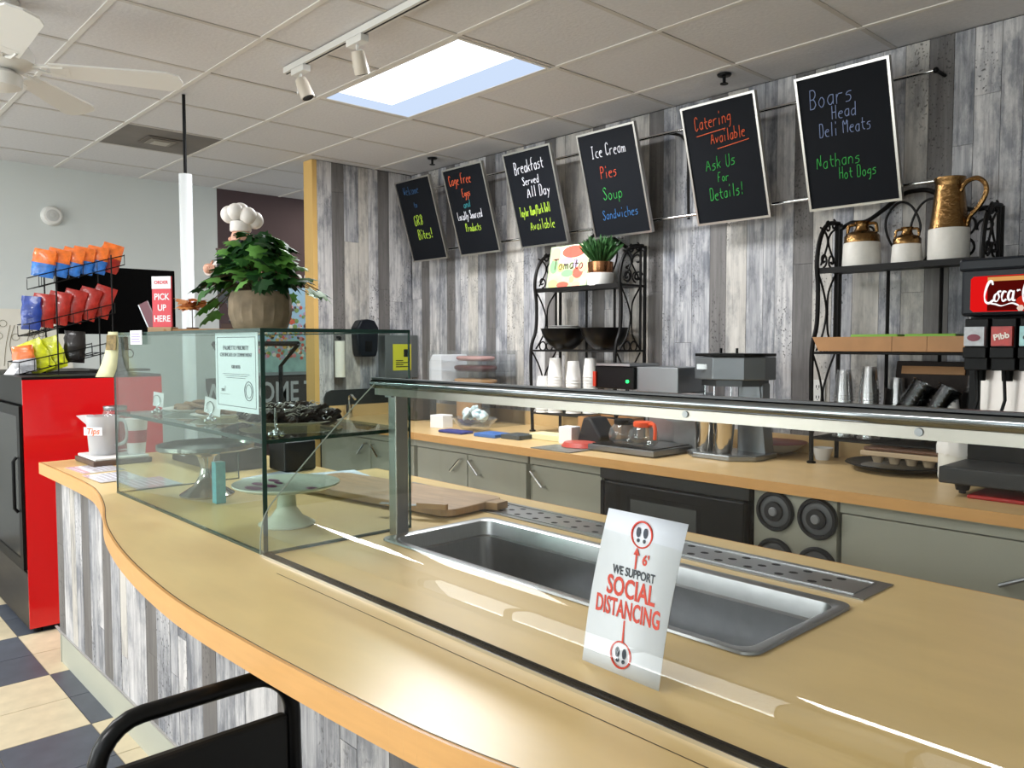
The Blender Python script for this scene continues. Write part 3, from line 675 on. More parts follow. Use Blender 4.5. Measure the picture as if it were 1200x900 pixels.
slab('cake', -4.25, 3.58, CZ+.281, .19, .11, .028, bread, 'golden flat cake on the lowest tier of the acrylic case', 'cake')
slab('cake', -4.25, 3.58, CZ+.366, .19, .11, .035, mat('berry', '4c1a1c', .6), 'dark berry cake on the middle tier of the acrylic case', 'cake')
slab('cake', -4.25, 3.58, CZ+.436, .17, .10, .028, mat('pinkcake', 'b58a84', .7, noise=.3, nscale=40), 'pinkish crumb cake on the top tier of the acrylic case', 'cake')
slab('bread_loaf', -4.32, 3.58, CZ+.002, .10, .08, .20, bread, 'round brown loaf inside the acrylic case bottom', 'bread')
tag(M().prism([(-.07, 0), (.07, 0), (.07, .19), (-.03, .19), (-.07, .14)], -.12, .12, 'y').obj('paper_bag', paper, None, (-4.54, 3.57, CZ+.283), bev=.006), 'white paper bag at the left of the acrylic case', 'bag')
# ---- boat shaped glass bowl, boxes, cloths ----
t = thing('glass_bowl', 'wide glass bowl of wrapped white packets near the acrylic case', 'bowl', (-3.86, 3.24, CZ))
M().lathe([(.08, 0), (.13, .035), (.175, .085), (.17, .085), (.12, .036)], n=28, sy=.7).obj('bowl', clear, t)
wm_ = M().sph((0, 0, 0), .02, 6, sc=(1.7, 1.2, .8)).mesh('packet', mat('packet', 'c9dde2', .4))
r = random.Random(8)
for k in range(22):
    a = r.uniform(0, 2*PI); q = r.uniform(0, .11); o = share('wrapped_packet', wm_, None, (-3.86+q*math.cos(a), 3.24+.7*q*math.sin(a), CZ+.070+r.uniform(0, .035)+(.11-q)*.4), (r.uniform(-1, 1), r.uniform(-1, 1), r.uniform(0, 3)))
    tag(o, 'small wrapped white packet heaped in the glass bowl', 'packet', 'wrapped packets in the glass bowl')
tag(M().box(-.055, .055, -.05, .05, 0, .085).obj('card_box', paper, None, (-4.17, 3.22, CZ), (0, 0, .2), bev=.003), 'small white box left of the glass bowl', 'box')
tag(M().box(-.11, .11, -.05, .05, 0, .016).obj('folded_cloth', mat('cloth_navy', '2c3376', .8), None, (-3.86, 3.09, CZ), (0, 0, .05), bev=.006), 'navy folded cloth in front of the glass bowl', 'cloth')
tag(M().box(-.09, .09, -.07, .07, 0, .022).obj('tray_box', mat('box_blue', '3b66a8', .5), None, (-3.56, 3.13, CZ), (0, 0, .05), bev=.004), 'flat blue box right of the navy cloth', 'box')
tag(M().box(-.075, .075, -.07, .07, 0, .026).obj('tray_box', mat('box_gray', '3d4446', .5), None, (-3.38, 3.17, CZ), (0, 0, .05), bev=.004), 'flat dark gray box beside the blue one', 'box')
tag(M().box(-.13, .13, -.06, .06, 0, .035).obj('napkin_pack', mat('pale_yellow', 'd9d3a8', .7), None, (-3.20, 3.27, CZ), bev=.004), 'pale yellow napkin pack lying under the left rack', 'napkins')
tag(M().box(-.045, .045, -.04, .04, 0, .095).obj('card_box', paper, None, (-3.02, 3.22, CZ), (0, 0, .1), bev=.003), 'small white box beside the black knife block', 'box')
tag(M().box(-.14, .14, -.1, .1, 0, .005).obj('printed_mat', mat('mat_gray', '6d7069', .4, noise=.5, nscale=26), None, (-2.88, 3.02, CZ)), 'printed gray counter mat at the worktop front edge', 'mat')
# wooden crate w/ dark bin behind
t = thing('wooden_crate', 'light wooden crate on the worktop behind the black bag', 'crate', (-2.98, 3.52, CZ))
for q in ((-.16, .16, -.10, -.09), (-.16, .16, .09, .10), (-.16, -.15, -.09, .09), (.15, .16, -.09, .09)): M().box(q[0], q[1], q[2], q[3], .005, .13).obj('side_board', woodl, t)
M().box(-.15, .15, -.09, .09, 0, .006).obj('bottom', woodl, t)
t = M().prism([(-.08, 0), (.07, 0), (.10, .05), (.02, .15), (-.03, .15)], -.07, .07, 'y').obj('black_bag', mat('bag_black', '15151a', .6), None, (-2.90, 3.30, CZ), bev=.012); tag(t, 'slumped black bag left of the coffee pots', 'bag')
t = M().lathe([(.07, 0), (.09, .008), (.075, .03), (.03, .035)], n=24, sx=1.2).obj('red_dish', mat('dish_red', 'b5493f', .35), None, (-2.86, 3.13, CZ)); tag(t, 'small red dish on the worktop before the coffee pots', 'dish')
# ---- coffee brewer with pots ----
t = thing('coffee_brewer', 'stainless coffee brewer with warming plates under the left rack', 'coffee maker', (-2.56, 3.30, CZ))
M().box(-.20, .22, -.22, .12, .005, .035).obj('warming_base', steel_d, t, bev=.004)
M().box(-.18, .20, -.205, .10, .0355, .040).obj('warming_plate', blk_gl, t)
M().box(.10, .24, .10, .24, .005, .16)  .box(-.10, .24, .16, .26, .005, .30).obj('column', steel, t, bev=.004)
M().box(-.06, .20, -.0, .24, .30, .43).obj('head', mat('brewer_gray', '85888a', .3, .8), t, bev=.004)
M().box(-.33, -.061, -.02, .22, .31, .43).obj('control_panel', blk_gl, t, bev=.006)
M().box(-.31, -.08, -.03, .22, .432, .444).obj('lid', steel, t)
M().sph((-.10, -.025, .352), .009).obj('indicator', em('led_green', '30ff70', 3), t)
M().box(-.335, -.315, -.030, -.02, .32, .40).obj('red_trim', mat('trim_red', 'b3341f', .3), t)
for n, (dx, dy, hm, lb) in enumerate(((-.07, -.09, 'black', 'glass coffee pot with black handle, nearest on the warmer'), (.08, -.12, 'orange', 'glass coffee pot with bright orange collar and handle'), (.17, .17, 'black2', 'glass coffee pot standing up on the brewer column'))):
    z = CZ+.041 if n < 2 else CZ+.165; hmm = mat('pot_orange', 'e0532a', .35) if n == 1 else black
    if n == 2: dx, dy = .17, .045; z = CZ+.161
    p = thing('coffee_pot', lb, 'coffee pot', (-2.56+dx, 3.30+dy, z), 0, 'glass coffee pots')
    M().lathe([(.055, 0), (.072, .015), (.078, .045), (.070, .075), (.045, .098), (.042, .105), (.040, .098), (.066, .073), (.074, .045), (.068, .017), (.05, .003)], n=28).obj('carafe', clear, p)
    M().lathe([(.046, .094), (.049, .10), (.049, .118), (.044, .122)], n=28).obj('collar', hmm, p)
    M().tube(smooth([(.045, -.01, .108), (.085, -.03, .115), (.100, -.035, .09), (.098, -.035, .04)]), .009, 8).obj('handle', hmm, p)
# ---- milkshake mixer ----
t = thing('milkshake_mixer', 'gray multi-spindle milkshake mixer with angular head', 'mixer', (-2.12, 3.43, CZ))
hd = [(-.22, .13), (-.22, -.10), (-.05, -.17), (.12, -.10), (.20, .0), (.20, .13)]
gm = mat('mixer_gray', '6f7376', .28, .5)
M().prism(hd, .375, .485).obj('head', gm, t, bev=.006)
M().prism([(p[0]*1.0, p[1]) for p in hd], .487, .502).obj('head_cap', black, t, bev=.004)
M().prism([(p[0]*.82, p[1]*.82) for p in hd], .345, .374).obj('head_skirt', mat('mixer_dark', '4a4d4f', .35, .5), t)
M().box(-.17, -.09, -.151, -.149, .425, .450).obj('badge', chrome, t, rot=(0, 0, -.02))
M().box(.0, .17, .03, .12, .02, .36).obj('column', gm, t, bev=.01)
M().prism([(.06, .0), (.20, .0), (.15, .36), (.10, .36)], .02, .12, 'y').obj('column_foot', gm, t)
bs = [(-.24, .12), (-.24, -.14), (-.15, -.22), (.10, -.22), (.22, -.12), (.22, .12)]
M().prism(bs, 0, .028).obj('base', mat('mixer_base', '8d9194', .25, .8), t, bev=.006)
for x, y in ((-.15, -.09), (-.06, -.13), (.05, -.12)):
    M().tube([(x, y, .345), (x, y, .14)], .005, 8).obj('spindle', chrome, t)
for x, y in ((-.10, 0.0), (.03, -.03)): M().cyl((x, y, .502), .008, .025, n=10).obj('switch', black, t)
t.scale = (.80, .80, 1)
mc = thing('mixing_cup', 'steel milkshake cup on the left of the mixer base', 'cup', (-2.235, 3.355, CZ+.029), 0, 'steel milkshake cups')
M().lathe([(.036, 0), (.040, .01), (.052, .155), (.054, .16), (.050, .158), (.034, .006)], n=28).obj('cup', mat('cup_steel', 'cbc7bf', .16, 1), mc)
dup(mc, (-2.115, 3.33, CZ+.029), label='steel milkshake cup at the front of the mixer base')
t = M().lathe([(.06, 0), (.10, .012), (.15, .05), (.147, .052), (.095, .02), (.05, .008)], n=30, sx=1.0).obj('paper_plate', mat('plate_gray', 'a7a49b', .5), None, (-2.03, 3.66, CZ+.01)); tag(t, 'shallow gray dish with red rim behind the mixer', 'dish')
M().lathe([(.149, .049), (.1535, .052), (.149, .0545)], n=30).obj('rim', mat('rim_red', '7c2f2b', .4), t)
# ---- right rack contents ----
pc = M().lathe([(.030, 0), (.043, .116), (.049, .119), (.049, .125), (.042, .125), (.028, .004)], n=20).mesh('cup', glassmat('cup_clear', (.90, .90, .90, 1), 2.7, .14, haze=.03))
cupstack(pc, -1.66, 3.60, SH[0]+.007, 12, .0165, 'clear plastic cup in the leftmost stack on the right rack', 'clear cups leftmost stack', h=.125)
cupstack(pc, -1.545, 3.60, SH[0]+.007, 13, .0165, 'clear plastic cup in the second stack on the right rack', 'clear cups second stack', h=.125)
cupstack(pc, -1.46, 3.69, SH[0]+.007, 10, .0165, 'clear plastic cup in the third stack on the right rack', 'clear cups third stack', h=.125)
cupstack(pc, -1.14, 3.685, SH[0]+.007, 11, .0165, 'clear plastic cup in the rightmost stack on the right rack', 'clear cups rightmost stack', h=.125)
cupstack(fs, -1.20, 3.57, SH[0]+.007, 8, .018, 'small white foam cup in the stack at right rack corner', 'small foam cups right rack', h=.08)
t = thing('lid_basket', 'tilted dark wicker basket of smoky deli cups on the right rack', 'basket', (-1.315, 3.62, SH[0]+.012), 0, rx=math.radians(-12))
bk = mat('wicker_dark', '2a211c', .7, noise=.3, nscale=60)
M().box(-.17, .15, -.06, -.05, 0, .12).box(-.17, .15, .05, .06, 0, .36).box(-.17, -.16, -.05, .05, 0, .22).box(.14, .15, -.05, .05, 0, .22).obj('basket', bk, t, bev=.004)
M().box(-.14, .12, .038, .049, .30, .335).obj('wood_strip', woodl, t)
dcm = M().lathe([(.040, 0), (.048, .09), (.051, .092), (.051, .098), (.046, .098), (.038, .004)], n=20).mesh('deli_cup', glassmat('deli_dark', (.45, .47, .48, 1), 1.6, .1))
for s_, (x, ht, nn) in enumerate(((-1.42, .0, 10), (-1.31, -.03, 9))):
    for k in range(nn):
        o = share('deli_cup', dcm, None, (x+.0085*k, 3.535+.003*k, SH[0]+.03+k*.0165), (math.radians(-8), math.radians(27), 0)); tag(o, ('smoky deli cup in the left leaning stack of the wicker basket', 'smoky deli cup in the right leaning stack of the wicker basket')[s_], 'cup', ('deli cups left leaning stack', 'deli cups right leaning stack')[s_])
t = thing('wooden_tray', 'long wooden tray board lying across the right rack middle shelf', 'tray', (-1.42, 3.60, SH[1]+.008))
for q in ((-.33, .02), (.022, .16), (.162, .36)):
    M().prism([(q[0], .063), (q[0]+(.03 if q[0] < -.3 else 0), 0), (q[1], 0), (q[1]-(.03 if q[1] > .3 else 0)*0, .063)], -.13, -.115, 'y').obj('front_board', woodl, t)
M().box(-.30, .35, -.114, .12, 0, .01).box(-.30, .35, .11, .12, .01, .05).obj('bottom', woodl, t)
for n, x in enumerate((-1.50, -1.27)):
    tag(M().box(-.10, .10, -.06, .06, -.045, .018).obj('snack_pack', mat('snack_green', '7fb03c', .4), None, (x, 3.58, SH[1]+.064), (0, 0, .05), bev=.005), ('green snack pack at the left of the wooden tray', 'green snack pack at the right of the wooden tray')[n], 'snack', 'green snack packs')
    M().box(-.10, .10, -.06, .06, -.05, -.001).obj('tray_part', black, bpy.data.objects[-1] if False else None, (0, 0, -5)) if False else None
tag(M().box(-.05, .05, -.05, .05, 0, .05).obj('card_stack', woodl, None, (-1.385, 3.56, SH[1]+.02), bev=.004), 'small wooden block between the green snack packs', 'block')
t = thing('egg_tray', 'brown food carton with cupped underside on the rack lowest shelf', 'carton', (-1.33, 3.55, SH[0]-.085)); 
for k in range(5): M().lathe([(.018, 0), (.030, .035)], (-.14+.07*k, -.02, 0), 12).obj('cup', mat('carton_tan', 'b39d80', .8), t)
M().box(-.19, .19, -.09, .09, .034, .055).obj('body', mat('carton_tan', 'b39d80', .8), t, bev=.004); M().box(-.18, .18, -.08, .08, .056, .072).obj('lid', mat('carton_brown', '5a3d2c', .3), t, bev=.006)
t = M().lathe([(.10, 0), (.16, .008), (.215, .03), (.21, .034), (.15, .016), (.02, .010)], n=40).obj('round_platter', blk_gl, None, (-1.40, 3.57, CZ)); tag(t, 'large dark round platter beneath the right rack', 'platter')
M().lathe([(.145, .0165), (.150, .0185), (.145, .0195), (.02, .013)], n=40).obj('inner_plate', mat('plate_silver', '8e9398', .25, .6), t)
t = M().lathe([(.030, 0), (.045, .05), (.047, .058), (.042, .056), (.028, .006)], n=26).obj('ramekin', foam, None, (-1.775, 3.64, CZ)); tag(t, 'small white ramekin behind the right rack foot', 'bowl')
t = thing('lidded_bucket', 'white tub with crumpled liner left of the soda fountain', 'tub', (-1.127, 3.45, CZ))
M().lathe([(.062, 0), (.068, .02), (.068, .15), (.066, .152)], n=30).obj('tub', mat('tub_white', 'dddcd5', .5), t)
m = M(); r = random.Random(2); pts = []
pr = []
n_ = 40; vs = []; fs_ = []
for lv, (rr, zz) in enumerate(((.070, .11), (.074, .14), (.070, .165), (.05, .16))):
    for k in range(n_): q = rr+r.uniform(-.004, .004); vs.append((q*math.cos(2*PI*k/n_), q*math.sin(2*PI*k/n_), zz+r.uniform(-.006, .006)))
for lv in range(3):
    for k in range(n_): fs_.append((lv*n_+k, lv*n_+(k+1) % n_, (lv+1)*n_+(k+1) % n_, (lv+1)*n_+k))
m.add(vs, fs_, 0, True).obj('liner', foam, t)
# ---- soda fountain ----
t = thing('soda_fountain', 'black soda fountain with lit red sign and drink levers', 'drink dispenser', (-1.075, 3.28, CZ))
navy = mat('fountain_black', '171b21', .4, spec=.3)
M().box(0, .85, .0, .45, .65, .855).obj('header', navy, t, bev=.012)
M().box(-.005, .855, -.012, .45, .815, .862).obj('header_cap', navy, t, bev=.01)
M().box(.0, .85, .12, .45, .0, .65).obj('body', black, t)
M().box(.045, .85, .105, .119, .22, .47).obj('splash_panel', mat('splash_steel', 'c9c0bb', .3, .6), t)
sg = M(); sg.prism([(.035, .675), (.045, .665), (.82, .665), (.83, .675), (.83, .785), (.82, .795), (.045, .795), (.035, .785)], -.004, -.0005, 'y')
sgo = sg.obj('lit_sign', em('sign_red', 'e01818', 1.0), t)
M().box(.092, .80, -.006, -.0045, .668, .792).obj('sign_glass_art', em('sign_cola', '5a0d0a', .8), sgo)
M().box(.092, .80, -.0065, -.006, .775, .790).obj('sign_glass_art', em('sign_amber', 'e6a860', .9), sgo)
for k in range(9): M().lathe([(.012, 0), (.010, .003)], (.20+.065*k+(k % 2)*.01, -.0095, .675+.010*(k % 3)), 6, 'y').obj('sign_ice', em('sign_ice', 'f2d5c4', .9), sgo)
for k in range(5): blob(.22+.12*k, .70+(k % 2)*.04, .035, .022, em('sign_red2', 'c22a1c', 1.0), -.0075, sgo)
wh = em('sign_white', 'ffffff', 1.1)
def sc(pts, rr): 
    P = smooth([(.085+(p[0]-.175)*.70, -.0115, .730+(p[1]-.735)*1.05) for p in pts], 6); rr *= .58; return M().tube(P, [rr*(.55+.75*abs(math.sin(PI*i/len(P)*1.6+.3))) for i in range(len(P))], 6).obj('sign_lettering', wh, sgo)
def lc(x): # lower case glyph builder positions
    return x
sc([(.212, .765), (.205, .778), (.190, .770), (.175, .735), (.178, .710), (.195, .702), (.215, .712)], .006)
sc([(.232, .735), (.222, .728), (.220, .712), (.232, .708), (.242, .722), (.236, .738), (.250, .742)], .005)
sc([(.275, .738), (.262, .740), (.254, .722), (.260, .708), (.275, .714)], .005)
sc([(.305, .738), (.292, .742), (.283, .725), (.288, .710), (.300, .718), (.308, .742), (.304, .712), (.316, .710)], .005)
sc([(.322, .742), (.336, .744)], .005)
sc([(.395, .772), (.385, .786), (.368, .776), (.350, .738), (.354, .708), (.375, .700), (.400, .712)], .0065)
sc([(.425, .738), (.412, .728), (.410, .712), (.424, .708), (.436, .722), (.430, .740), (.446, .744)], .005)
sc([(.452, .74), (.470, .778), (.476, .77), (.462, .72), (.470, .708), (.484, .714)], .005)
sc([(.515, .738), (.500, .742), (.490, .725), (.496, .710), (.508, .718), (.517, .742), (.513, .712), (.530, .710)], .005)
sc([(.195, .702), (.225, .698), (.255, .692), (.30, .700), (.33, .692)], .004)
labs = [('b9bcc0', None, '7a2a3c'), ('b3281e', 'Pibb', 'f0e6dc'), ('9fd0d0', None, '2a3a3a'), ('c8c8c8', None, '2a6a3a'), ('b3281e', None, 'ffffff'), ('c9c25a', None, '2a6a3a'), ('7a9ac0', None, 'ffffff'), ('d0d0d0', None, 'a02020')]
for k, (bc, s_, ic) in enumerate(labs):
    x = .018+.090*k
    v = M().box(x, x+.078, -.02, .12, .495, .535).box(x, x+.078, .0, .12, .45, .64).obj('valve', black, t, bev=.003)
    p = M().box(x+.005, x+.072, -.024, -.0005, .54, .610).obj('drink_label', mat('label_%d' % k, bc, .3, noise=.15 if k != 1 else .25, nscale=50), v)
    if s_: text(s_, .030, mat('label_ink%d' % k, ic, .4), v, (x+.038, -.0245, .574), (PI/2, math.radians(-12), 0), bold=.001)
    else: blob(x+.038, .570, .022, .013, mat('label_ink%d' % k, ic, .4), -.0255, v)
    M().tube([(x+.038, .02, .45), (x+.038, .04, .34), (x+.028, .02, .28), (x+.022, .03, .20)], .006, 6).obj('lever', black, v)
    M().lathe([(.018, .41), (.02, .45)], (x+.038, .06, 0), 12).obj('nozzle', black, v)
M().box(.0, .85, -.18, .09, .045, .105).obj('drip_tray', mat('drip_black', '26282a', .45), t, bev=.006)
for x in (.05, .78): M().cyl((x, -.08, .012), .022, .035, r2=.03).cyl((x, -.08, 0), .012, .013).obj('foot', black, t)
tag(M().box(0, .45, -.12, .10, 0, .014).obj('red_tray', mat('tray_red', '9d1f1c', .35), None, (-.98, 3.22, CZ), bev=.006), 'flat red tray under the soda fountain', 'tray')

# ---- side wall fittings ----
t = thing('towel_dispenser', 'stainless paper towel dispenser with yellow notice on side wall', 'dispenser', (PX+.012, 3.635, 1.15))
M().box(0, .10, -.155, .155, 0, .335).obj('cabinet', mat('disp_steel', '8f9494', .3, .8), t, bev=.004)
y_ = M().box(.1015, .103, -.085, .085, .06, .265).obj('notice', mat('notice_yellow', 'd9d33a', .6), t)
inky = mat('ink_black', '1c1c1c', .6)
M().box(.1035, .104, .015, .060, .165, .225).obj('pictogram', inky, y_); 
for k in range(4): M().box(.1035, .104, -.06, .06-(k % 2)*.05, .085+.016*k, .092+.016*k).obj('print_line', inky, y_)
t = thing('soap_dispenser', 'dark rounded soap dispenser on side wall left of the steel one', 'dispenser', (PX+.012, 3.33, 1.32))
M().prism([(-.085, .05), (-.07, 0), (.07, 0), (.085, .05), (.095, .22), (.06, .275), (0, .285), (-.06, .275), (-.095, .22)], 0, .10, 'x').obj('body', mat('soap_navy', '0b1119', .25, spec=.3), t, bev=.012)
M().box(.1, .104, -.03, .03, .04, .12).obj('push_bar', black, t)
t = thing('cup_tube', 'white tube paper cup dispenser hanging on the side wall', 'cup dispenser', (PX+.058, 3.115, 1.17))
M().cyl((0, 0, 0), .038, .27, n=24).obj('tube', mat('tube_cream', 'e0ddd0', .5), t)
M().cyl((0, 0, .27), .012, .03, n=12).tube([(0, 0, .30), (-.04, 0, .30)], .006).obj('hook', black, t)
t = thing('sink_splash', 'dark gray rounded sink splash guard on the side wall', 'splash guard', (PX+.012, 3.0, CZ+.09))
M().prism([(.0, 0), (.74, 0), (.74, .115), (.06, .115), (.02, .10), (0, .06)], 0, .012, 'x').obj('panel', mat('splash_dark', '3c4042', .35, .5), t)
t = thing('faucet', 'short chrome faucet standing on the worktop by the side wall', 'faucet', (PX+.10, 3.16, CZ))
M().cyl((0, 0, 0), .028, .10, n=20).tube(smooth([(0, 0, .09), (0, 0, .15), (.04, 0, .17), (.09, 0, .14)]), .009).obj('body', chrome, t)
t = thing('dark_canister', 'dark smoked canister on worktop at the side wall corner', 'canister', (-4.75, 3.45, CZ))
M().box(-.10, .10, -.10, .10, 0, .20).obj('body', mat('smoke_dark', '4a4742', .25), t, bev=.01); M().box(-.105, .105, -.105, .105, .2, .215).obj('lid', black, t)

# ================= LEFT WALL ITEMS =================
t = thing('garden_poster', 'colourful framed poster of flowers and sky on brown wall', 'poster', (LW, 3.55, 1.16))
M().box(0, .02, -.40, .40, 0, .78).obj('panel', mat('poster_sky', '9fc4dc', .6), t)
M().box(.0205, .021, -.40, .40, 0, .30).obj('lawn', mat('poster_teal', '9cc0b8', .6, noise=.25, nscale=12), t)
r = random.Random(12); pc_ = [mat('poster_c%d' % k, c, .6) for k, c in enumerate(('c9604a', 'd8b15a', '7f9a5a', 'b7a0c0', 'e8e2d0', '5a4a48', 'd98a8a'))]
ms = [M() for _ in pc_]
for k in range(330):
    yy = r.uniform(-.36, .38); zz = r.uniform(.14, .60) if abs(yy) > .12 else r.uniform(.12, .68); s_ = r.uniform(.008, .024); ms[k % 7].lathe([(s_, .0215+.0002*(k % 5)), (s_*.8, .0225+.0002*(k % 5))], (0, yy, zz), 7, 'x')
for mm, c in zip(ms, pc_): o = mm.obj('painted_flowers', c, t); o['kind'] = 'stuff'
M().box(0, .03, -.42, .42, -.03, 0).box(0, .03, -.42, -.40, 0, .78).box(0, .03, .40, .42, 0, .78).obj('frame', mat('frame_silver', '8c9494', .4), t)
t = thing('welcome_sign', 'dark brown sign with large white capital letters below the poster', 'sign', (LW, 3.30, .82))
M().box(0, .03, -.55, .70, 0, .30).obj('panel', mat('sign_brown', '4b4541', .6), t)
text('WELCOME TO', .26, mat('sign_letters', 'c5c8c8', .6), t, (.031, .02, .15), (PI/2, 0, PI/2), bold=.004, sx=.72)
tag(M().box(0, .05, -.60, .75, 0, .035).obj('wall_ledge', trim_m, None, (LW, 3.30, .765)), 'yellow wooden ledge under the brown welcome sign', 'ledge')
for k in range(3): tag(M().lathe([(.030, 0), (.034, .01), (.02, .016)], n=16, axis='x').obj('wall_rosette', white, None, (LW, 3.55+.09*k, 2.02+.012*k)), 'small white round ornament in a row above the flower poster', 'ornament', 'white ornaments above the poster')
t = thing('line_art_canvas', 'cream canvas with line drawing of flowers and bottle behind snacks', 'picture', (LW, 1.33, 1.16))
M().box(0, .03, -.28, .38, 0, .52).obj('canvas', mat('canvas_cream', 'd9d5ca', .7), t)
m = M(); r = random.Random(4)
for k in range(9):
    y0 = r.uniform(-.2, .2); m.tube(smooth([(.032, y0, .1), (.032, y0+r.uniform(-.06, .06), .25), (.032, y0+r.uniform(-.1, .1), .40)]), .002, 4)
    m.tube(arc(y0, .38+r.uniform(-.08, .05), .025, 0, 360, 10, .032, 'yz'), .0018, 4)
m.obj('ink_lines', mat('ink_olive', '7b7560', .7), t)
M().prism([(-.02, .03), (.04, .03), (.04, .12), (.02, .15), (.02, .19), (0, .19), (0, .15), (-.02, .12)], .0305, .033, 'x').obj('painted_bottle', mat('bottle_brown', '8c4a3c', .6), t)

# ================= RED COOLER =================
t = thing('red_cooler', 'tall red sided drinks cooler with black framed glass doors', 'cooler', (-5.17, 1.205, 0))
M().box(-.74, .742, -.30, .325, .03, 1.243).obj('cabinet', black, t)
M().box(.742, .75, -.325, .325, .03, 1.247).obj('side_panel', red_m, t)
M().box(-.75, .742, -.325, .325, 1.243, 1.26).obj('top', black, t)
M().box(-.74, .742, -.325, -.301, 1.13, 1.243).obj('header', black, t)
M().box(-.74, .742, -.325, -.301, .03, .30).obj('kick_grille', mat('grille', '2a2622', .5, noise=.3, nscale=6, stretch=(1, 1, 20)), t)
for k in range(2):
    x0 = -.735+.74*k; d = thing('door', None, None); d = M().box(x0, x0+.73, -.34, -.326, .32, .37).box(x0, x0+.73, -.34, -.326, 1.07, 1.12).box(x0, x0+.06, -.34, -.326, .37, 1.07).box(x0+.67, x0+.73, -.34, -.326, .37, 1.07).obj('door', black, t)
    M().box(x0+.06, x0+.67, -.336, -.332, .37, 1.07).obj('glass', mat('door_glass', '07090a', .25, spec=.25), d)
    M().tube([(x0+.68, -.345, .60), (x0+.68, -.36, .62), (x0+.68, -.36, .85), (x0+.68, -.345, .87)], .008).obj('handle', black, d)
for o in [o for o in bpy.data.objects if o.type == 'EMPTY' and o.name.startswith('door')]: bpy.data.objects.remove(o)
for x in (-.7, .7):
    for y in (-.28, .28): M().cyl((x, y, 0), .02, .031).obj('foot', black, t)
# ---- snack rack and bags ----
t = thing('snack_rack', 'black wire snack rack with three sloping tiers on red cooler', 'rack', (-4.80, 1.20, 1.262)); zb = 1.262
tiers = [(-.28, .005, .13, .11), (-.23, .20, .18, .325), (-.18, .45, .235, .59)]
for x in (-.12, .12):
    M().tube([(x, .17, 0), (x, .17, .64)], .004, 6).tube([(x, -.10, 0), (x, -.10, .55)], .004, 6).tube([(x, -.28, .005), (x, .20, .005)], .004, 6).obj('frame', iron, t)
for (ya, za, yb, zc) in tiers:
    m = M()
    for x in (-.13, 0, .13):
        m.tube([(x, ya, za), (x, yb, zc)], .003, 5)
    for x in (-.13, .13):
        m.tube([(x, ya, za+.06), (x, yb, zc+.05)], .003, 5)
        for k in range(7): y = ya+(yb-ya)*k/6; z = za+(zc-za)*k/6; m.tube([(x, y, z), (x, y, z+.055)], .0018, 4)
    for k in range(9):
        y = ya+(yb-ya)*k/8; z = za+(zc-za)*k/8; m.tube([(-.13, y, z), (.13, y, z)], .002, 4)
    m.tube([(-.13, ya, za+.06), (.13, ya, za+.06)], .003, 5)
    m.obj('tier', iron, t)
t2 = M().tube(arc(.20, .06, .035, 0, 330, 14, .12, 'yz', r1=.012), .003, 5).tube(arc(.25, .10, .035, 180, -150, 14, .12, 'yz', r1=.012), .003, 5).obj('scroll', iron, t)
def bag_mesh(h, w, th, cols):
    n = 12; vs = []; fs = []; mi = []
    b = M(); rr = random.Random(len(cols)+int(h*1000))
    rows = 9; ring = 12
    for i in range(rows):
        f = i/(rows-1); pin = math.sin(PI*min(1, max(0, (f*.94+.03))))**.45; ww = w/2*(.92+.08*pin); tt = th/2*max(.06, pin)
        for k in range(ring):
            a = 2*PI*k/ring; c_, s_ = math.cos(a), math.sin(a)
            b.v.append((math.copysign(abs(c_)**.7, c_)*ww*(1+rr.uniform(-.09, .05)), math.copysign(abs(s_)**.9, s_)*tt*(1+rr.uniform(-.4, .3)), f*h))
    for i in range(rows-1):
        f = (i+.5)/(rows-1)
        for k in range(ring):
            b.f.append((i*ring+k, i*ring+(k+1) % ring, (i+1)*ring+(k+1) % ring, (i+1)*ring+k)); b.sm.append(True)
            b.mi.append(0 if f < .55 else (1 if len(cols) > 1 else 0))
    b.f.append(tuple(range(ring))[::-1]); b.mi.append(0); b.sm.append(False); b.f.append(tuple(range((rows-1)*ring, rows*ring))); b.mi.append(len(cols)-1); b.sm.append(False)
    return b.mesh('bag', cols)
fm = lambda n, c: mat('foil_'+n, c, .30, noise=.45, nscale=24, coat=.4, bump=.9)
orange, blue, redf, navyf, yel, silver, darkf = fm('orange', 'e0702a'), fm('blue', '2f74c8'), fm('red', 'a8281f'), fm('navy', '1d3a8c'), fm('lime', 'd3d824'), fm('silver', 'b9b9be'), fm('dark', '1c1512')
bo = bag_mesh(.145, .115, .050, [blue, orange]); brd = bag_mesh(.175, .115, .045, [redf, redf]); bnv = bag_mesh(.175, .10, .045, [navyf]); byl = bag_mesh(.175, .125, .045, [yel]); bmx = bag_mesh(.14, .11, .05, [silver, orange]); bdk = bag_mesh(.17, .11, .05, [darkf]); bor = bag_mesh(.16, .115, .05, [redf, orange])
names = ['leftmost', 'second', 'third', 'fourth', 'fifth', 'rightmost']
def place_bag(me, y, z, label, group, ang=62, lean=13):
    o = share('chip_bag', me, None, (-4.79, y, z), (0, math.radians(lean), math.radians(ang))); tag(o, label, 'chip bag', group)
    return o
for k in range(6):
    f = (0, .2, .4, .6, .8, 1)[k]
    place_bag(bor if k == 5 else bo, 1.06+.315*f, 1.772+.045*f, ('%s bag on the top rack tier, '+('red with orange top' if k == 5 else 'blue foil with orange top')) % names[k], 'bags on the top rack tier', 60+6*(k % 2), 10+3*(k % 3))
    place_bag(bnv if k == 0 else brd, (1.0 if k == 0 else 1.05+.27*(k-1)/4), 1.495+.075*f, ('%s bag on the middle rack tier, '+('navy blue foil' if k == 0 else 'shiny dark red foil')) % names[k], 'bags on the middle rack tier', 58+5*(k % 2), 4+3*k)
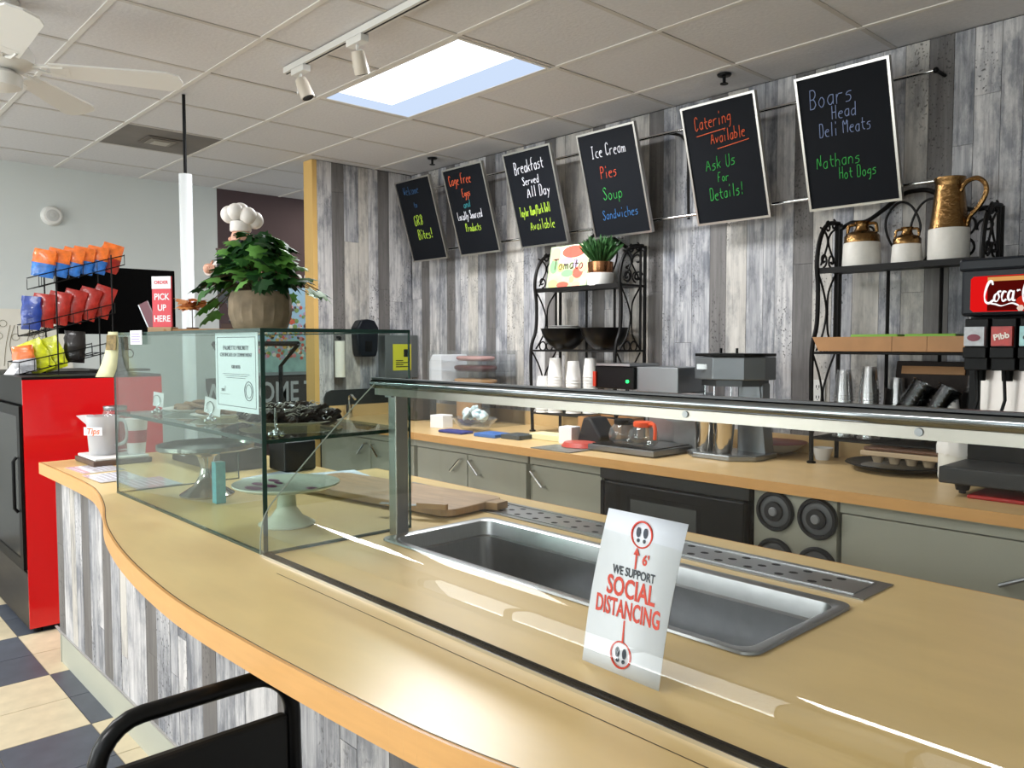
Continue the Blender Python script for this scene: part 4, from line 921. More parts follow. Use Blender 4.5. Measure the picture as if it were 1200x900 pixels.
place_bag(bmx, .975, 1.272, 'silver and orange snack bag at the low end of bottom tier', 'bags on the bottom tier', 60, -8)
place_bag(byl, 1.06, 1.275, 'left bright lime yellow snack bag on the bottom tier', 'bags on the bottom tier', 65, -24)
place_bag(byl, 1.12, 1.285, 'right bright lime yellow snack bag on the bottom tier', 'bags on the bottom tier', 60, -18)
place_bag(bdk, 1.20, 1.32, 'dark brown snack bag on the bottom tier of rack', 'bags on the bottom tier', 62, 4)
tag(M().prism([(-.05, 0), (.05, 0), (.01, .07)], -.04, .04, 'x').obj('folded_card', paper, None, (-4.83, .945, 1.262), (0, 0, .4)), 'folded white card on the cooler left of the snack bags', 'card')
# ---- black television ----
t = thing('television', 'large black flat screen turned away behind the snack rack', 'television', (-5.02, 1.50, 1.262))
M().box(-.02, .03, -.32, .32, .215, .60).obj('screen', mat('tv_black', '020202', .7, spec=.05), t, bev=.005)
M().box(-.03, .04, -.04, .04, .01, .20).box(-.08, .10, -.14, .14, 0, .012).obj('stand', black, t)

# ================= FRONT COUNTER =================
FZ = .90
t = thing('front_counter', 'curved plank clad service counter with beige laminate top', 'counter', (0, 0, 0))
curve = [(-3.985, .856), (-3.48, .856), (-3.20, .848), (-3.04, .828), (-2.875, .796), (-2.734, .763), (-2.571, .718), (-2.41, .681), (-2.186, .642), (-1.971, .615), (-1.777, .599), (-1.634, .592), (-1.49, .592), (-1.30, .598), (-1.12, .607), (-.99, .616), (-.889, .624), (-.81, .634), (-.71, .652), (-.5, .70), (-.2, .78), (.2, .88), (.6, .95), (1.2, 1.0)]
SX0, SX1, SY0, SY1 = -1.765, -.705, 1.19, 1.53
m = M()
fr = [(x, y) for x, y in smooth([(p[0], p[1], 0) for p in curve], 3) for x, y in ((x, y),)] if False else [(p.x, p.y) for p in smooth([(p[0], p[1], 0) for p in curve], 3)]
m.prism(fr+[(1.2, SY0), (-3.985, SY0)], FZ-.038, FZ)
m.box(-3.985, SX0, SY0, SY1, FZ-.038, FZ).box(SX1, 1.2, SY0, SY1, FZ-.038, FZ).box(-3.985, 1.2, SY1, 1.68, FZ-.038, FZ).box(-2.83, 1.2, 1.68, 1.835, FZ-.038, FZ)
m.obj('top', lam_front, t)
m = M()
for i in range(len(fr)-1):
    (x0, y0), (x1, y1) = fr[i], fr[i+1]; nx, ny = (y1-y0), -(x1-x0); L = math.hypot(nx, ny); nx /= L; ny /= L; w = .007
    a, b = (x0, y0), (x1, y1); c, d = (x1+nx*w, y1+ny*w), (x0+nx*w, y0+ny*w)
    m.add([(a[0], a[1], FZ-.05), (b[0], b[1], FZ-.05), (c[0], c[1], FZ-.05), (d[0], d[1], FZ-.05), (a[0], a[1], FZ-.0005), (b[0], b[1], FZ-.0005), (c[0], c[1], FZ-.0005), (d[0], d[1], FZ-.0005)], [(0, 3, 2, 1), (4, 5, 6, 7), (2, 3, 7, 6)], 0, False)
m.box(-3.992, -3.985, .849, 1.68, FZ-.05, FZ-.0005).box(-3.985, -2.83, 1.68, 1.687, FZ-.05, FZ-.0005).box(-2.83, 1.2, 1.835, 1.842, FZ-.05, FZ-.0005)
m.obj('edge_band', edge_m, t)
sm_ = M(); seam = mat('seam_dark', '3a2c1e', .6)
for i in range(len(fr)-1):
    (x0, y0), (x1, y1) = fr[i], fr[i+1]; sm_.add([(x0, y0-.0008, FZ+.0004), (x1, y1-.0008, FZ+.0004), (x1, y1+.0012, FZ+.0004), (x0, y0+.0012, FZ+.0004)], [(0, 1, 2, 3)])
sm_.add([(-1.68, .8235, FZ+.0004), (1.2, .8235, FZ+.0004), (1.2, .8255, FZ+.0004), (-1.68, .8255, FZ+.0004)], [(0, 1, 2, 3)])
sm_.obj('seam_line', seam, t)
M().box(-3.96, -3.95, .905, 1.66, .0, FZ-.04).box(-3.95, 1.2, .908, .93, .0, FZ-.04).box(-3.95, 1.2, 1.60, 1.62, 0, FZ-.04).box(-2.8, 1.2, 1.62, 1.80, .1, FZ-.04).obj('carcass', cab_m, t)
ed = fill([-3.935, -3.547, -3.275, -2.80, -2.32, -1.837, -1.345, -.9], -3.96, -.3, seed=6)
planks(t, 'x', .908, ed, .15, FZ-.04, .008, 21)
M().box(-.3, 1.2, .90, .908, .15, FZ-.04).obj('plank_sheet', PLK['w'], t)
M().prism([(.893, .155), (.905, .155), (.985, 0), (.972, 0)], -4.0, 1.2, 'x').obj('kick_board', mat('kick_gray', 'a9a7a6', .5), t)
# ---- sink (ice well) ----
t = thing('ice_well', 'rectangular stainless ice well sunk in the front counter', 'sink', ((SX0+SX1)/2, (SY0+SY1)/2, FZ))
a = (SX1-SX0)/2; b = (SY1-SY0)/2
def rrect(a, b, r, n=5):
    out = []
    for cx, cy, a0 in ((a-r, b-r, 0), (-a+r, b-r, 90), (-a+r, -b+r, 180), (a-r, -b+r, 270)):
        for k in range(n+1): q = math.radians(a0+90*k/n); out.append((cx+r*math.cos(q), cy+r*math.sin(q)))
    return out
lp = [(rrect(a+.022, b+.022, .03), .0015), (rrect(a+.020, b+.020, .028), .006), (rrect(a+.006, b+.006, .03), .007), (rrect(a-.004, b-.004, .03), .003), (rrect(a-.010, b-.010, .03), -.035)]
vs = []; fs_ = []; n_ = len(lp[0][0])
for pts, z in lp: vs += [(p[0], p[1], z) for p in pts]
for l in range(len(lp)-1):
    for k in range(n_): fs_.append((l*n_+k, l*n_+(k+1) % n_, (l+1)*n_+(k+1) % n_, (l+1)*n_+k))
mm = M(); mm.add(vs, fs_, 0, True); mm.obj('rim', steel, t)
lp = [(rrect(a-.010, b-.010, .03), -.035), (rrect(a-.022, b-.022, .03), -.037), (rrect(a-.035, b-.030, .035), -.165), (rrect(a-.05, b-.045, .03), -.172), (rrect(.02, .02, .015), -.174)]
vs = []; fs_ = []
for pts, z in lp: vs += [(p[0], p[1], z) for p in pts]
for l in range(len(lp)-1):
    for k in range(n_): fs_.append((l*n_+k, l*n_+(k+1) % n_, (l+1)*n_+(k+1) % n_, (l+1)*n_+k))
fs_.append(tuple(range(4*n_, 5*n_)))
mm = M(); mm.add(vs, fs_, 0, True); mm.obj('basin', steel, t)
tag(M().lathe([(.13, 0), (.135, .004), (.12, .010), (.02, .012)], n=36, sy=.75).obj('clear_lid', glassmat('lid_clear', (.8, .82, .82, 1), 1.6, .15, haze=.12), None, (-1.42, 1.37, FZ-.172)), 'round clear lid lying on the floor of the ice well', 'lid')
# ---- drain strip ----
t = thing('drip_grille', 'long perforated stainless drip strip behind the ice well', 'drip tray', (-1.56, 1.675, FZ))
M().box(-.88, .87, -.075, .075, .0005, .003).obj('plate', steel, t)
M().box(-.86, .84, -.056, -.053, .003, .005).box(-.86, .84, .053, .056, .003, .005).box(.838, .842, -.055, .055, .003, .005).obj('raised_bead', steel, t)
m = M(); 
for k in range(22):
    for q in range(3):
        x = -.82+.078*k+(.018*q); 
        if x > .80: continue
        m.lathe([(.011, .0032), (.010, .0034)], (x, -.032+.032*q, 0), 12, sy=.8)
o = m.obj('drain_holes', mat('hole_black', '0a0a0b', .8), t); o['kind'] = 'stuff'
# ---- cutting board, knife ----
t = thing('cutting_board', 'brown wooden cutting board lying beside the glass case', 'cutting board', (-2.27, 1.525, FZ+.006), math.radians(8))
M().prism(rrect(.41, .135, .05), 0, .022).obj('board', wood, t, bev=.004)
M().prism([(.40, .03), (.45, .04), (.45, .09), (.40, .10)], 0, .022).obj('handle_tab', wood, t)
t = thing('knife', 'knife with a brown wooden handle by the cutting board', 'knife', (-1.90, 1.43, FZ+.029), math.radians(30))
M().prism(rrect(.05, .010, .008), 0, .016).obj('handle', wood, t); M().box(-.17, -.05, -.010, .010, .006, .008).obj('blade', steel, t)
tag(M().prism(rrect(.26, .10, .03), 0, .010).obj('wooden_paddle', woodl, None, (-2.48, 1.52, FZ+.0005), (0, 0, -.35)), 'pale thin wooden board under the left of the cutting board', 'board') if False else None
# ---- glass case ----
X0, X1, Y0, Y1, Z1 = -2.98, -1.842, .872, 1.312, 1.458
t = thing('glass_case', 'square edged glass bakery case with one shelf on counter', 'display case', ((X0+X1)/2, (Y0+Y1)/2, FZ)); cx, cy = (X0+X1)/2, (Y0+Y1)/2; A = (X1-X0)/2; B = (Y1-Y0)/2; H = Z1-FZ
g6 = .006
def pane_obj(name, q, edges):
    o = M().box(*q).obj(name, pane, t)
    e = M()
    for r_ in edges: e.box(*r_)
    e.obj('polished_edge', gl_edge, o)
w = .0022
pane_obj('front_pane', (-A, A, -B, -B+g6, .004, H-.007), [(A-w, A+.0006, -B-.0006, -B+g6, 0, H-.007), (-A-.0006, -A+w*.5, -B-.0006, -B+g6, 0, H-.007), (-A, A, -B-.0015, -B+g6+.001, 0, .0065)])
pane_obj('side_pane', (A-g6, A, -B+g6+.001, B, .004, H-.007), [(A-g6-.0005, A+.0008, B-w, B+.0006, 0, H-.007), (A-g6-.001, A+.0015, -B, B, 0, .0065), (A-g6, A+.001, -B+g6, -B+g6+.0045, 0, H-.007)])
pane_obj('side_pane', (-A, -A+g6, -B+g6+.001, B, .004, H-.007), [(-A-.0008, -A+g6, B-w, B+.0006, 0, H-.007), (-A, -A+g6, -B, B, 0, .003)])
pane_obj('top_pane', (-A, A, -B, B, H-.0065, H), [(-A-.001, A+.001, -B-.001, -B+.0012, H-.0095, H), (-A-.001, A+.001, B-.0008, B+.001, H-.0085, H), (A-.0010, A+.001, -B, B, H-.0095, H), (-A-.001, -A+.0008, -B, B, H-.0075, H)])
SZ = 1.183-FZ
pane_obj('shelf', (-A+.008, A-.008, -B+.012, B, SZ-.007, SZ), [(-A+.007, A-.007, -B+.0085, -B+.0135, SZ-.0095, SZ+.0003), (A-.0115, A-.0065, -B+.0085, B, SZ-.0095, SZ+.0003)])
M().box(A-.12, A+.002, -B-.004, -B-.001, 0, .004).obj('clip', chrome, t) if False else None
SHZ = 1.184
# ---- sneeze guard ----
t = thing('sneeze_guard', 'long curved clear sneeze guard with a metal top rail', 'sneeze guard', (0, 0, FZ))
prof = smooth([(0, .860, .006), (0, .864, .066), (0, .878, .108), (0, .92, .157), (0, 1.04, .274), (0, 1.143, .368), (0, 1.205, .422)], 5)
GX = -1.838; GX2 = 1.15
m = M(); vs = []; n_ = len(prof)
for x in (GX, GX2):
    for p in prof: vs.append((x, p.y, p.z))
m.add(vs, [(i, i+1, n_+i+1, n_+i) for i in range(n_-1)], 0, True)
m.obj('curved_pane', guard_g, t)
m = M(); m.tube([(GX, p.y, p.z) for p in prof], .0018, 5).obj('pane_edge', mat('edge_soft', '8f9a90', .2), t)
M().box(GX, GX2, .867, .884, 0, .008).obj('bottom_seal', mat('seal_black', '0c0a09', .8, spec=.1), t)
M().box(GX, GX2, .862, .866, 0, .006).obj('glass_channel', bright_al, t)
M().tube([(GX-.02, 1.203, .412), (GX2, 1.203, .412)], .0125, 16).obj('top_rail', mat('rail_chrome', '7f8486', .10, 1), t)
M().box(GX-.02, GX2, 1.206, 1.212, .381, .402).obj('rail_flange', mat('flange_al', '9d9a93', .30, .9), t)
M().box(GX-.02, GX2, 1.196, 1.214, .424, .428).obj('rail_cap', mat('rail_dark', '2a2c2e', .3), t)
for x in (-.845, -.445, -.05):
    M().lathe([(.006, 0), (.0065, .002), (.003, .003)], (x, 1.2030, .392), 12, 'y').obj('screw', steel_d, t)
M().box(GX+.020, GX+.056, 1.222, 1.262, 0, .42).obj('post', mat('post_steel', 'a9aaa6', .3, 1), t, bev=.003)
M().box(GX+.02, GX+.05, 1.212, 1.24, .376, .42).obj('bracket', steel, t)
M().box(.9, .934, 1.222, 1.262, 0, .42).obj('post', mat('post_steel', 'a9aaa6', .3, 1), t, bev=.003)
# ---- social distancing sign ----
P0 = Vector((-.866, .95+.03, FZ+.004)); 
t = thing('distancing_sign', 'white paper notice with red lettering leaning inside the guard', 'sign', (-.789, .955, FZ+.003), math.radians(-2), rx=math.radians(-8))
sw, shh = .158, .252
m = M(); vs = []; ns = 10
for i in range(ns+1):
    for k in range(2):
        x = (-sw/2, sw/2)[k]; z = shh*i/ns; vs.append((x+.025*(z/shh), -.012*math.sin(PI*i/ns)*(.6), z))
m.add(vs, [(2*i, 2*i+1, 2*i+3, 2*i+2) for i in range(ns)], 0, True)
pgo = m.obj('paper', mat('sign_paper', 'd4dae2', .6), t); so = pgo.modifiers.new('s', 'SOLIDIFY'); so.thickness = .0008; so.offset = 1
rd = mat('print_red', 'c93a26', .5); dk = mat('print_dark', '2b3440', .5)
def sy_(z): return -.012*.6*math.sin(PI*z/shh)-.0016
def onp(s, size, m_, z, sx, bold=.0005, dx=0): return text(s, size, m_, t, (.025*z/shh+dx, sy_(z), z), (PI/2, 0, 0), bold=bold, sx=sx, ext=.0002)
onp('WE SUPPORT', .019, dk, .160, .74, .0004); onp('SOCIAL', .041, rd, .134, .70, .0010); onp('DISTANCING', .038, rd, .101, .575, .0009); onp("6'", .022, rd, .184, .9, .0006, .018)
def ring(z):
    x = .025*z/shh; y = sy_(z)
    M().tube([(x+.0200*math.cos(2*PI*k/28), y, z+.0200*math.sin(2*PI*k/28)) for k in range(28)], .0017, 5, closed=True).obj('red_ring', rd, t)
    for s_ in (-1, 1):
        q = M(); q.prism([(x+s_*.007+.0042*math.cos(2*PI*k/12), z+.003+.008*math.sin(2*PI*k/12)) for k in range(12)], y-.0006, y, 'y'); q.prism([(x+s_*.006+.003*math.cos(2*PI*k/10), z-.0095+.0032*math.sin(2*PI*k/10)) for k in range(10)], y-.0006, y, 'y'); q.obj('footprint', dk, t)
ring(.222); ring(.032)
x = .025*.18/shh; y = sy_(.18)
M().box(x-.0016, x+.0016, y-.0006, y, .168, .192).prism([(x-.006, .190), (x+.006, .190), (x, .202)], y-.0006, y, 'y').obj('arrow', rd, t)
x = .025*.065/shh; y = sy_(.065); M().box(x-.0016, x+.0016, y-.0006, y, .051, .086).obj('arrow', rd, t)

# ================= ON AND IN THE CASE =================
# pot with plant
t = thing('potted_plant', 'leafy green plant in weathered stone pot on the glass case', 'plant', (-2.30, 1.09, Z1+.001))
m = M(); n_ = 36; prf = [(.066, 0), (.078, .01), (.090, .05), (.089, .095), (.083, .115), (.078, .118), (.074, .10)]
vs = []
for rr, z in prf:
    for k in range(n_): q = rr*(1+.028*math.cos(18*2*PI*k/n_)*(1 if .005 < z < .11 else 0)); vs.append((q*math.cos(2*PI*k/n_), q*math.sin(2*PI*k/n_), z))
m.add(vs, [(i*n_+k, i*n_+(k+1) % n_, (i+1)*n_+(k+1) % n_, (i+1)*n_+k) for i in range(len(prf)-1) for k in range(n_)]+[tuple(range(n_))[::-1]], 0, True)
m.obj('pot', mat('stone_pot', '85755f', .8, noise=.28, nscale=22, bump=.5), t)
M().lathe([(.074, .10), (.02, .108)], n=20).obj('soil', mat('soil', '2a1f18', .9), t)
def leafmesh(m_):
    b = M(); out = [(0, 0), (.30, .10), (.50, -.02), (.46, .22), (.62, .42), (.36, .48), (.30, .74), (.10, .70), (0, 1.0)]
    pts = out+[(-x, y) for x, y in out[-2:0:-1]]
    vs = [(x, y, -abs(x)*.28-.22*y*y) for x, y in pts]; c = (0, .42, .03-.04)
    vs.append(c); n = len(pts)
    b.add(vs, [(i, (i+1) % n, n) for i in range(n)], 0, True); return b.mesh('leaf', m_)
lg = [mat('leaf_green', '2c5c24', .6, noise=.3, nscale=30, spec=.25), mat('leaf_dark', '1a3f1c', .6, noise=.3, nscale=30, spec=.25), mat('leaf_light', '5a8f3a', .6, noise=.2, nscale=30)]
lms = [leafmesh(m_) for m_ in lg]
r = random.Random(21); stems = M()
base = Vector((0, 0, .11))
for k in range(230):
    a = r.uniform(0, 2*PI); e = r.uniform(-.15, 1.45); rad = r.uniform(.55, 1.0)
    d = Vector((math.cos(a)*math.cos(e), math.sin(a)*math.cos(e), math.sin(e)))
    p = Vector((d.x*.120*rad, d.y*.120*rad, .165+d.z*.135*rad))
    if k % 8 == 0: p = Vector((d.x*.17, d.y*.17, .12+abs(d.z)*.06))
    if p.z < .13 and math.hypot(p.x, p.y) < .10: continue
    s_ = r.uniform(.040, .068)
    dd = (p-base).normalized(); yaw_ = math.atan2(dd.y, dd.x)-PI/2
    o = share('leaf', lms[(0, 1, 0, 2, 1)[k % 5]], t, p, (r.uniform(-1.0, .3)-.1, r.uniform(-.5, .5), yaw_+r.uniform(-.6, .6)), (s_, s_, s_))
    if k % 4 == 0: stems.tube(smooth([base+Vector((d.x*.02, d.y*.02, -.01)), (base+p)/2+Vector((0, 0, .03)), p], 4), .0016, 4)
for v in ((-.12, -.08, .065), (-.14, -.10, .05), (-.10, -.12, .08), (.12, .10, .13), (.14, .12, .12), (-.10, -.09, .10)):
    o = share('leaf', lms[2], t, v, (-.6, r.uniform(-.3, .3), math.atan2(v[1], v[0])-PI/2), (.06, .06, .06)); stems.tube(smooth([base, (base+Vector(v))/2+Vector((0, 0, .04)), Vector(v)], 4), .0016, 4)
stems.obj('stems', mat('stem_brown', '4a3a24', .7), t)
# wooden plank, brown block, orange leaf ornament, chef figurine
tag(M().box(-.16, .16, -.05, .05, 0, .012).obj('display_plank', woodl, None, (-2.73, 1.13, Z1+.001), (0, 0, math.radians(50)), bev=.002), 'pale wood plank lying on the glass case', 'plank')
tag(M().box(-.055, .055, -.045, .045, 0, .018).obj('wood_block', dkwood, None, (-2.73, 1.22, Z1+.014), (0, 0, math.radians(50)), bev=.002), 'dark wood block under the chef figurine', 'block')
t = thing('leaf_ornament', 'orange autumn leaf ornament on a thin stand on the case', 'ornament', (-2.78, 1.07, Z1+.014))
M().tube([(0, 0, .004), (0, 0, .075)], .0016, 5).lathe([(.02, 0), (.02, .004)], n=14).obj('stand', dkwood, t)
ol = leafmesh(mat('leaf_orange', 'e09555', .6, noise=.3, nscale=30)); r = random.Random(31)
for k in range(16): share('leaf', ol, t, (r.uniform(-.015, .015), r.uniform(-.015, .015), .075+r.uniform(-.01, .02)), (r.uniform(-.3, .5), r.uniform(-.3, .3), k*2*PI/16), (.055, .055, .055))
t = thing('chef_figurine', 'chef figurine in tall white hat holding a dark menu board', 'figurine', (-2.76, 1.24, Z1+.033), math.radians(47))
skin = mat('skin_paint', 'd9a48c', .5); wp = mat('figure_white', 'e2dcd6', .5); nv = mat('figure_dark', '22252c', .5)
M().lathe([(.030, .02), (.052, .06), (.062, .13), (.055, .20), (.040, .25), (.022, .275)], n=22, sy=.8).obj('jacket', nv, t)
for s_ in (-1, 1):
    M().tube([(s_*.022, 0, .008), (s_*.024, 0, .08)], [.016, .024], 10).obj('leg', nv, t)
    M().sph((s_*.024, -.018, .010), .020, 8, sc=(.8, 1.5, .5)).obj('shoe', nv, t)
M().sph((0, 0, .30), .036, 12, sc=(.95, 1, 1.12)).obj('head', skin, t)
M().sph((0, -.037, .298), .009, 8).sph((-.037, 0, .30), .008, 6).sph((.037, 0, .30), .008, 6).obj('nose_and_ears', skin, t)
M().sph((-.012, -.034, .288), .012, 8, sc=(1.2, .5, .4)).sph((.012, -.034, .288), .012, 8, sc=(1.2, .5, .4)).obj('moustache', nv, t)
M().sph((-.013, -.032, .310), .0035, 6).sph((.013, -.032, .310), .0035, 6).obj('eyes', nv, t)
ht = M().lathe([(.034, .325), (.037, .33), (.036, .36), (.03, .362)], n=22)
for q in ((-.035, -.01, .385), (.03, -.012, .380), (0, .022, .385), (-.01, -.02, .392), (.045, .015, .368), (0, 0, .397)): ht.sph(q, .031, 10)
ht.obj('hat', wp, t)
for s_ in (-1, 1):
    M().tube(smooth([(s_*.048, 0, .235), (s_*.092, -.015, .19), (s_*.098, -.05, .185)]), .019, 10).obj('arm', wp, t)
    h_ = M().sph((s_*.092, -.068, .190), .018, 8)
    for f in range(4): h_.tube([(s_*.086+.006*(f-1.5), -.078, .200), (s_*.072+.006*(f-1.5), -.092, .196), (s_*.070+.006*(f-1.5), -.090, .184)], .0042, 5)
    h_.tube([(s_*.082, -.07, .205), (s_*.070, -.086, .214)], .0045, 5).obj('hand', skin, t)
bd = M().box(-.055, .055, -.088, -.080, .07, .255).obj('menu_board', nv, t)
M().box(-.058, .058, -.0885, -.0795, .252, .258).obj('board_trim', dkwood, bd)
chalk('MENU'.replace('MENU', 'Menu'), .02, CH['w'], t, -.03, .20, y=-.089, r=.0012, name='lettering')
# pick-up sign
t = thing('pickup_sign', 'upright red sign reading PICK UP HERE on the glass case', 'sign', (-2.82, .985, Z1+.001), math.radians(36))
M().box(-.045, .045, -.02, .02, 0, .018).obj('base', wood, t, bev=.002)
M().box(-.036, .036, -.0035, .0035, .018, .19).obj('plate', mat('pickup_red', 'cf3340', .4), t)
M().box(-.036, .036, -.005, -.0036, .148, .19).obj('header_strip', paper, t)
for k, s_ in enumerate(('PICK', 'UP', 'HERE')): text(s_, .030, paper, t, (0, -.0038, .120-.037*k), bold=.0006, sx=.9)
text('ORDER', .016, mat('pickup_red', 'cf3340', .4), t, (0, -.0053, .169), bold=.0004)
t = thing('phone_stand', 'small dark card propped beside the PICK UP HERE sign', 'card', (-2.93, 1.00, Z1+.001), math.radians(40), rx=0, ry=math.radians(-24))
M().box(-.018, .018, -.004, .004, .006, .115).obj('card', mat('card_dark', '6b3a44', .4), t); M().box(-.019, -.015, -.005, .005, .006, .115).obj('edge', steel, t)
# flap cards hanging at the left top corner
t = thing('hanging_tag', 'yellowish paper tag curling down from the case top corner', 'tag', (-2.93, .858, Z1), math.radians(38))
m = M(); pts = [(0, 0, .003), (.0, -.004, -.04), (-.004, -.008, -.08), (-.010, -.016, -.12), (-.018, -.026, -.150)]
vs = []
for i, p in enumerate(pts): w_ = (.018, .022, .026, .032, .034)[i]; vs += [(p[0]-w_, p[1], p[2]), (p[0]+w_, p[1], p[2])]
m.add(vs, [(2*i, 2*i+1, 2*i+3, 2*i+2) for i in range(4)], 0, True); o = m.obj('paper', mat('tag_paper', 'd5d3a8', .6, noise=.12, nscale=20), t); q = o.modifiers.new('s', 'SOLIDIFY'); q.thickness = .0008
M().box(-.018, .018, -.009, -.0075, -.06, -.008).obj('photo', mat('tag_photo', '8a7440', .5, noise=.6, nscale=60), t, rot=(-.1, 0, 0))
t = thing('notice_card', 'small white notice taped to the case top front edge', 'card', (-2.715, .864, Z1-.04))
M().box(-.055, .055, -.001, 0, 0, .045).obj('card', paper, t)
for k in range(4): M().box(-.045, .042-.01*(k % 2), -.0016, -.001, .008+.008*k, .0105+.008*k).obj('print_line', mat('print_violet', '8a7ba8', .6), t)
# certificate
t = thing('certificate', 'white framed certificate of commitment inside the case front', 'certificate', (-2.005, Y0+g6+.003, 1.245))
M().box(-.128, .128, 0, .0012, 0, .205).obj('paper', mat('cert_paper', 'eef4fa', .6), t)
ik = mat('cert_ink', '3a4250', .6)
for q in ((-.116, .116, .012, .0135), (-.116, .116, .191, .1925), (-.116, -.1145, .012, .1925), (.1145, .116, .012, .1925)): M().box(q[0], q[1], -.0006, 0, q[2], q[3]).obj('border', ik, t)
text('PALMETTO PRIORITY', .0155, ik, t, (0, -.0005, .164), bold=.0001, sx=1.05); text('CERTIFICATE OF COMMITMENT', .0135, ik, t, (0, -.0005, .146), sx=1.0)
text('GR8 BITES', .012, ik, t, (0, -.0005, .115))
for k in range(3): M().box(-.08+.01*k, .08-.012*k, -.0005, 0, .096-.005*k, .0972-.005*k).obj('print_line', ik, t)
M().tube(arc(.075, .055, .024, 0, 360, 26, -.0006)[:-1], .0010, 4, closed=True).tube(arc(.075, .055, .017, 0, 360, 22, -.0006)[:-1], .0008, 4, closed=True).obj('seal', ik, t)
chalk('Jan Ccd'.replace('Jan Ccd', 'nnl'), .014, ik, t, -.09, .05, y=-.0006, r=.0007, name='signature')
M().box(-.10, -.04, -.0005, 0, .042, .0428).obj('print_line', ik, t)
# plates on the case shelf
def plate(x, y, r_, label, m_=foam, z=SHZ, sy=1):
    o = M().lathe([(r_*.6, 0), (r_*.75, .003), (r_, .012), (r_*.98, .014), (r_*.72, .006), (.01, .004)], n=36, sy=sy).obj('plate', m_, None, (x, y, z)); return tag(o, label, 'plate')
plate(-2.80, 1.10, .125, 'white paper plate of cookies at the left of the case shelf')
plate(-2.53, 1.05, .085, 'small white plate of treats in the middle of case shelf')
plate(-2.19, 1.13, .150, 'tan round platter piled with chocolate twists on case shelf', mat('platter_tan', 'a89a80', .6))
ckm = M().lathe([(.026, 0), (.030, .006), (.024, .012), (.01, .013)], n=12).mesh('cookie', cookie)
r = random.Random(9)
for (cx_, cy_, rr, n, lb) in ((-2.80, 1.10, .08, 13, 'brown cookie heaped on the left paper plate'), (-2.53, 1.05, .045, 8, 'brown cookie on the small middle plate')):
    for k in range(n):
        a = k*2.4; q = rr*math.sqrt(k/n); o = share('cookie', ckm, None, (cx_+q*math.cos(a), cy_+q*math.sin(a), SHZ+.009+(rr-q)*.22), (r.uniform(-.3, .3), r.uniform(-.3, .3), 0)); tag(o, lb, 'cookie', lb.replace('brown cookie', 'cookies'))
twp = []
for k in range(17): f = k/16; twp.append((-.05+.10*f, .009*math.sin(f*12), .007*math.cos(f*12)+.006))
tw = M().tube(twp, [.007+.003*math.sin(PI*k/16) for k in range(17)], 7)
for k in range(9): f = k/9; p = Vector((-.042+.09*f, .012*math.sin(f*12), .016)); tw.tube([p+Vector((-.004, -.010, 0)), p+Vector((.0, 0, .003)), p+Vector((.004, .010, -.002))], .0012, 4, 1)
twm = tw.mesh('chocolate_twist', [choc, mat('icing', 'd9cfc6', .5)])
for k in range(34):
    a = r.uniform(0, 2*PI); q = .095*math.sqrt(r.random()); o = share('chocolate_twist', twm, None, (-2.19+q*math.cos(a), 1.13+q*math.sin(a), SHZ+.014+(.10-q)*r.uniform(.05, .40)), (r.uniform(-.25, .25), r.uniform(-.15, .15), math.radians(35)+r.uniform(-.7, .7)), (1.5, 1.3, 1.2)); tag(o, 'chocolate dipped twist with white drizzle piled on the tan platter', 'pastry', 'chocolate twists on the tan platter')
# price card holders
for n, (x, y, rz, cw, lb) in enumerate(((-2.78, .945, .35, .05, 'wire price card holder in front of the left plate'), (-2.36, .955, .25, .075, 'wire price card holder with wide blank card, middle of shelf'), (-1.885, .93, 2.62, .05, 'wire price card holder at the right front corner of shelf'))):
    t = thing('card_holder', lb, 'card holder', (x, y, SHZ+.001), rz, 'price card holders on the case shelf')
    b_ = M()
    for k in range(4): b_.sph((.014*math.cos(k*PI/2), .014*math.sin(k*PI/2), .007), .007, 6)
    b_.sph((0, 0, .012), .010, 8).tube([(0, 0, .015), (0, 0, .03)], .002, 6).obj('base', chrome, t)
    M().tube(arc(0, .046, .017, -90, 230, 18, .0), .0016, 6).obj('ring', chrome, t)
    M().box(-cw/2, cw/2, .002, .003, .025, .025+.048).obj('card', paper, t, rot=(0, math.radians(6 if n != 1 else 10), 0))
# cake stands
t = thing('cake_stand', 'silver pedestal cake stand with dark glass top in the case', 'cake stand', (-2.72, 1.085, FZ+.001))
ss = mat('silver_foot', 'bdb4a8', .12, 1)
M().lathe([(.088, 0), (.09, .006), (.075, .016), (.045, .035), (.024, .07), (.020, .10), (.030, .135), (.060, .155), (.064, .158)], n=36).obj('pedestal', ss, t)
M().lathe([(.064, .158), (.155, .160), (.160, .165), (.160, .178), (.155, .176), (.150, .166), (.02, .165)], n=44).obj('plate', mat('silver_plate', '8f8d86', .16, .9), t)
t = thing('cake_stand', 'white pedestal cake stand with purple flower decoration', 'cake stand', (-2.12, 1.075, FZ+.001))
cs = mat('porcelain', 'd9ddcf', .25)
M().lathe([(.078, 0), (.080, .005), (.070, .010), (.045, .025), (.028, .05), (.025, .085), (.034, .104)], n=36).obj('pedestal', cs, t)
M().lathe([(.034, .104), (.13, .108), (.150, .118), (.150, .122), (.128, .113), (.02, .112)], n=44).obj('plate', cs, t)
for q in ((-.07, -.05, .034, .012), (-.02, -.09, .040, .010), (-.10, .01, .028, .012), (.10, .03, .030, .012), (-.02, -.04, .030, .012), (-.05, .0, .02, 0)):
    M().lathe([(q[2], .1135), (q[2]*.9, .1142)], (q[0], q[1], 0), 12, sy=.5).obj('flower_decal', mat('decal_purple', '7f3c66', .4), t)
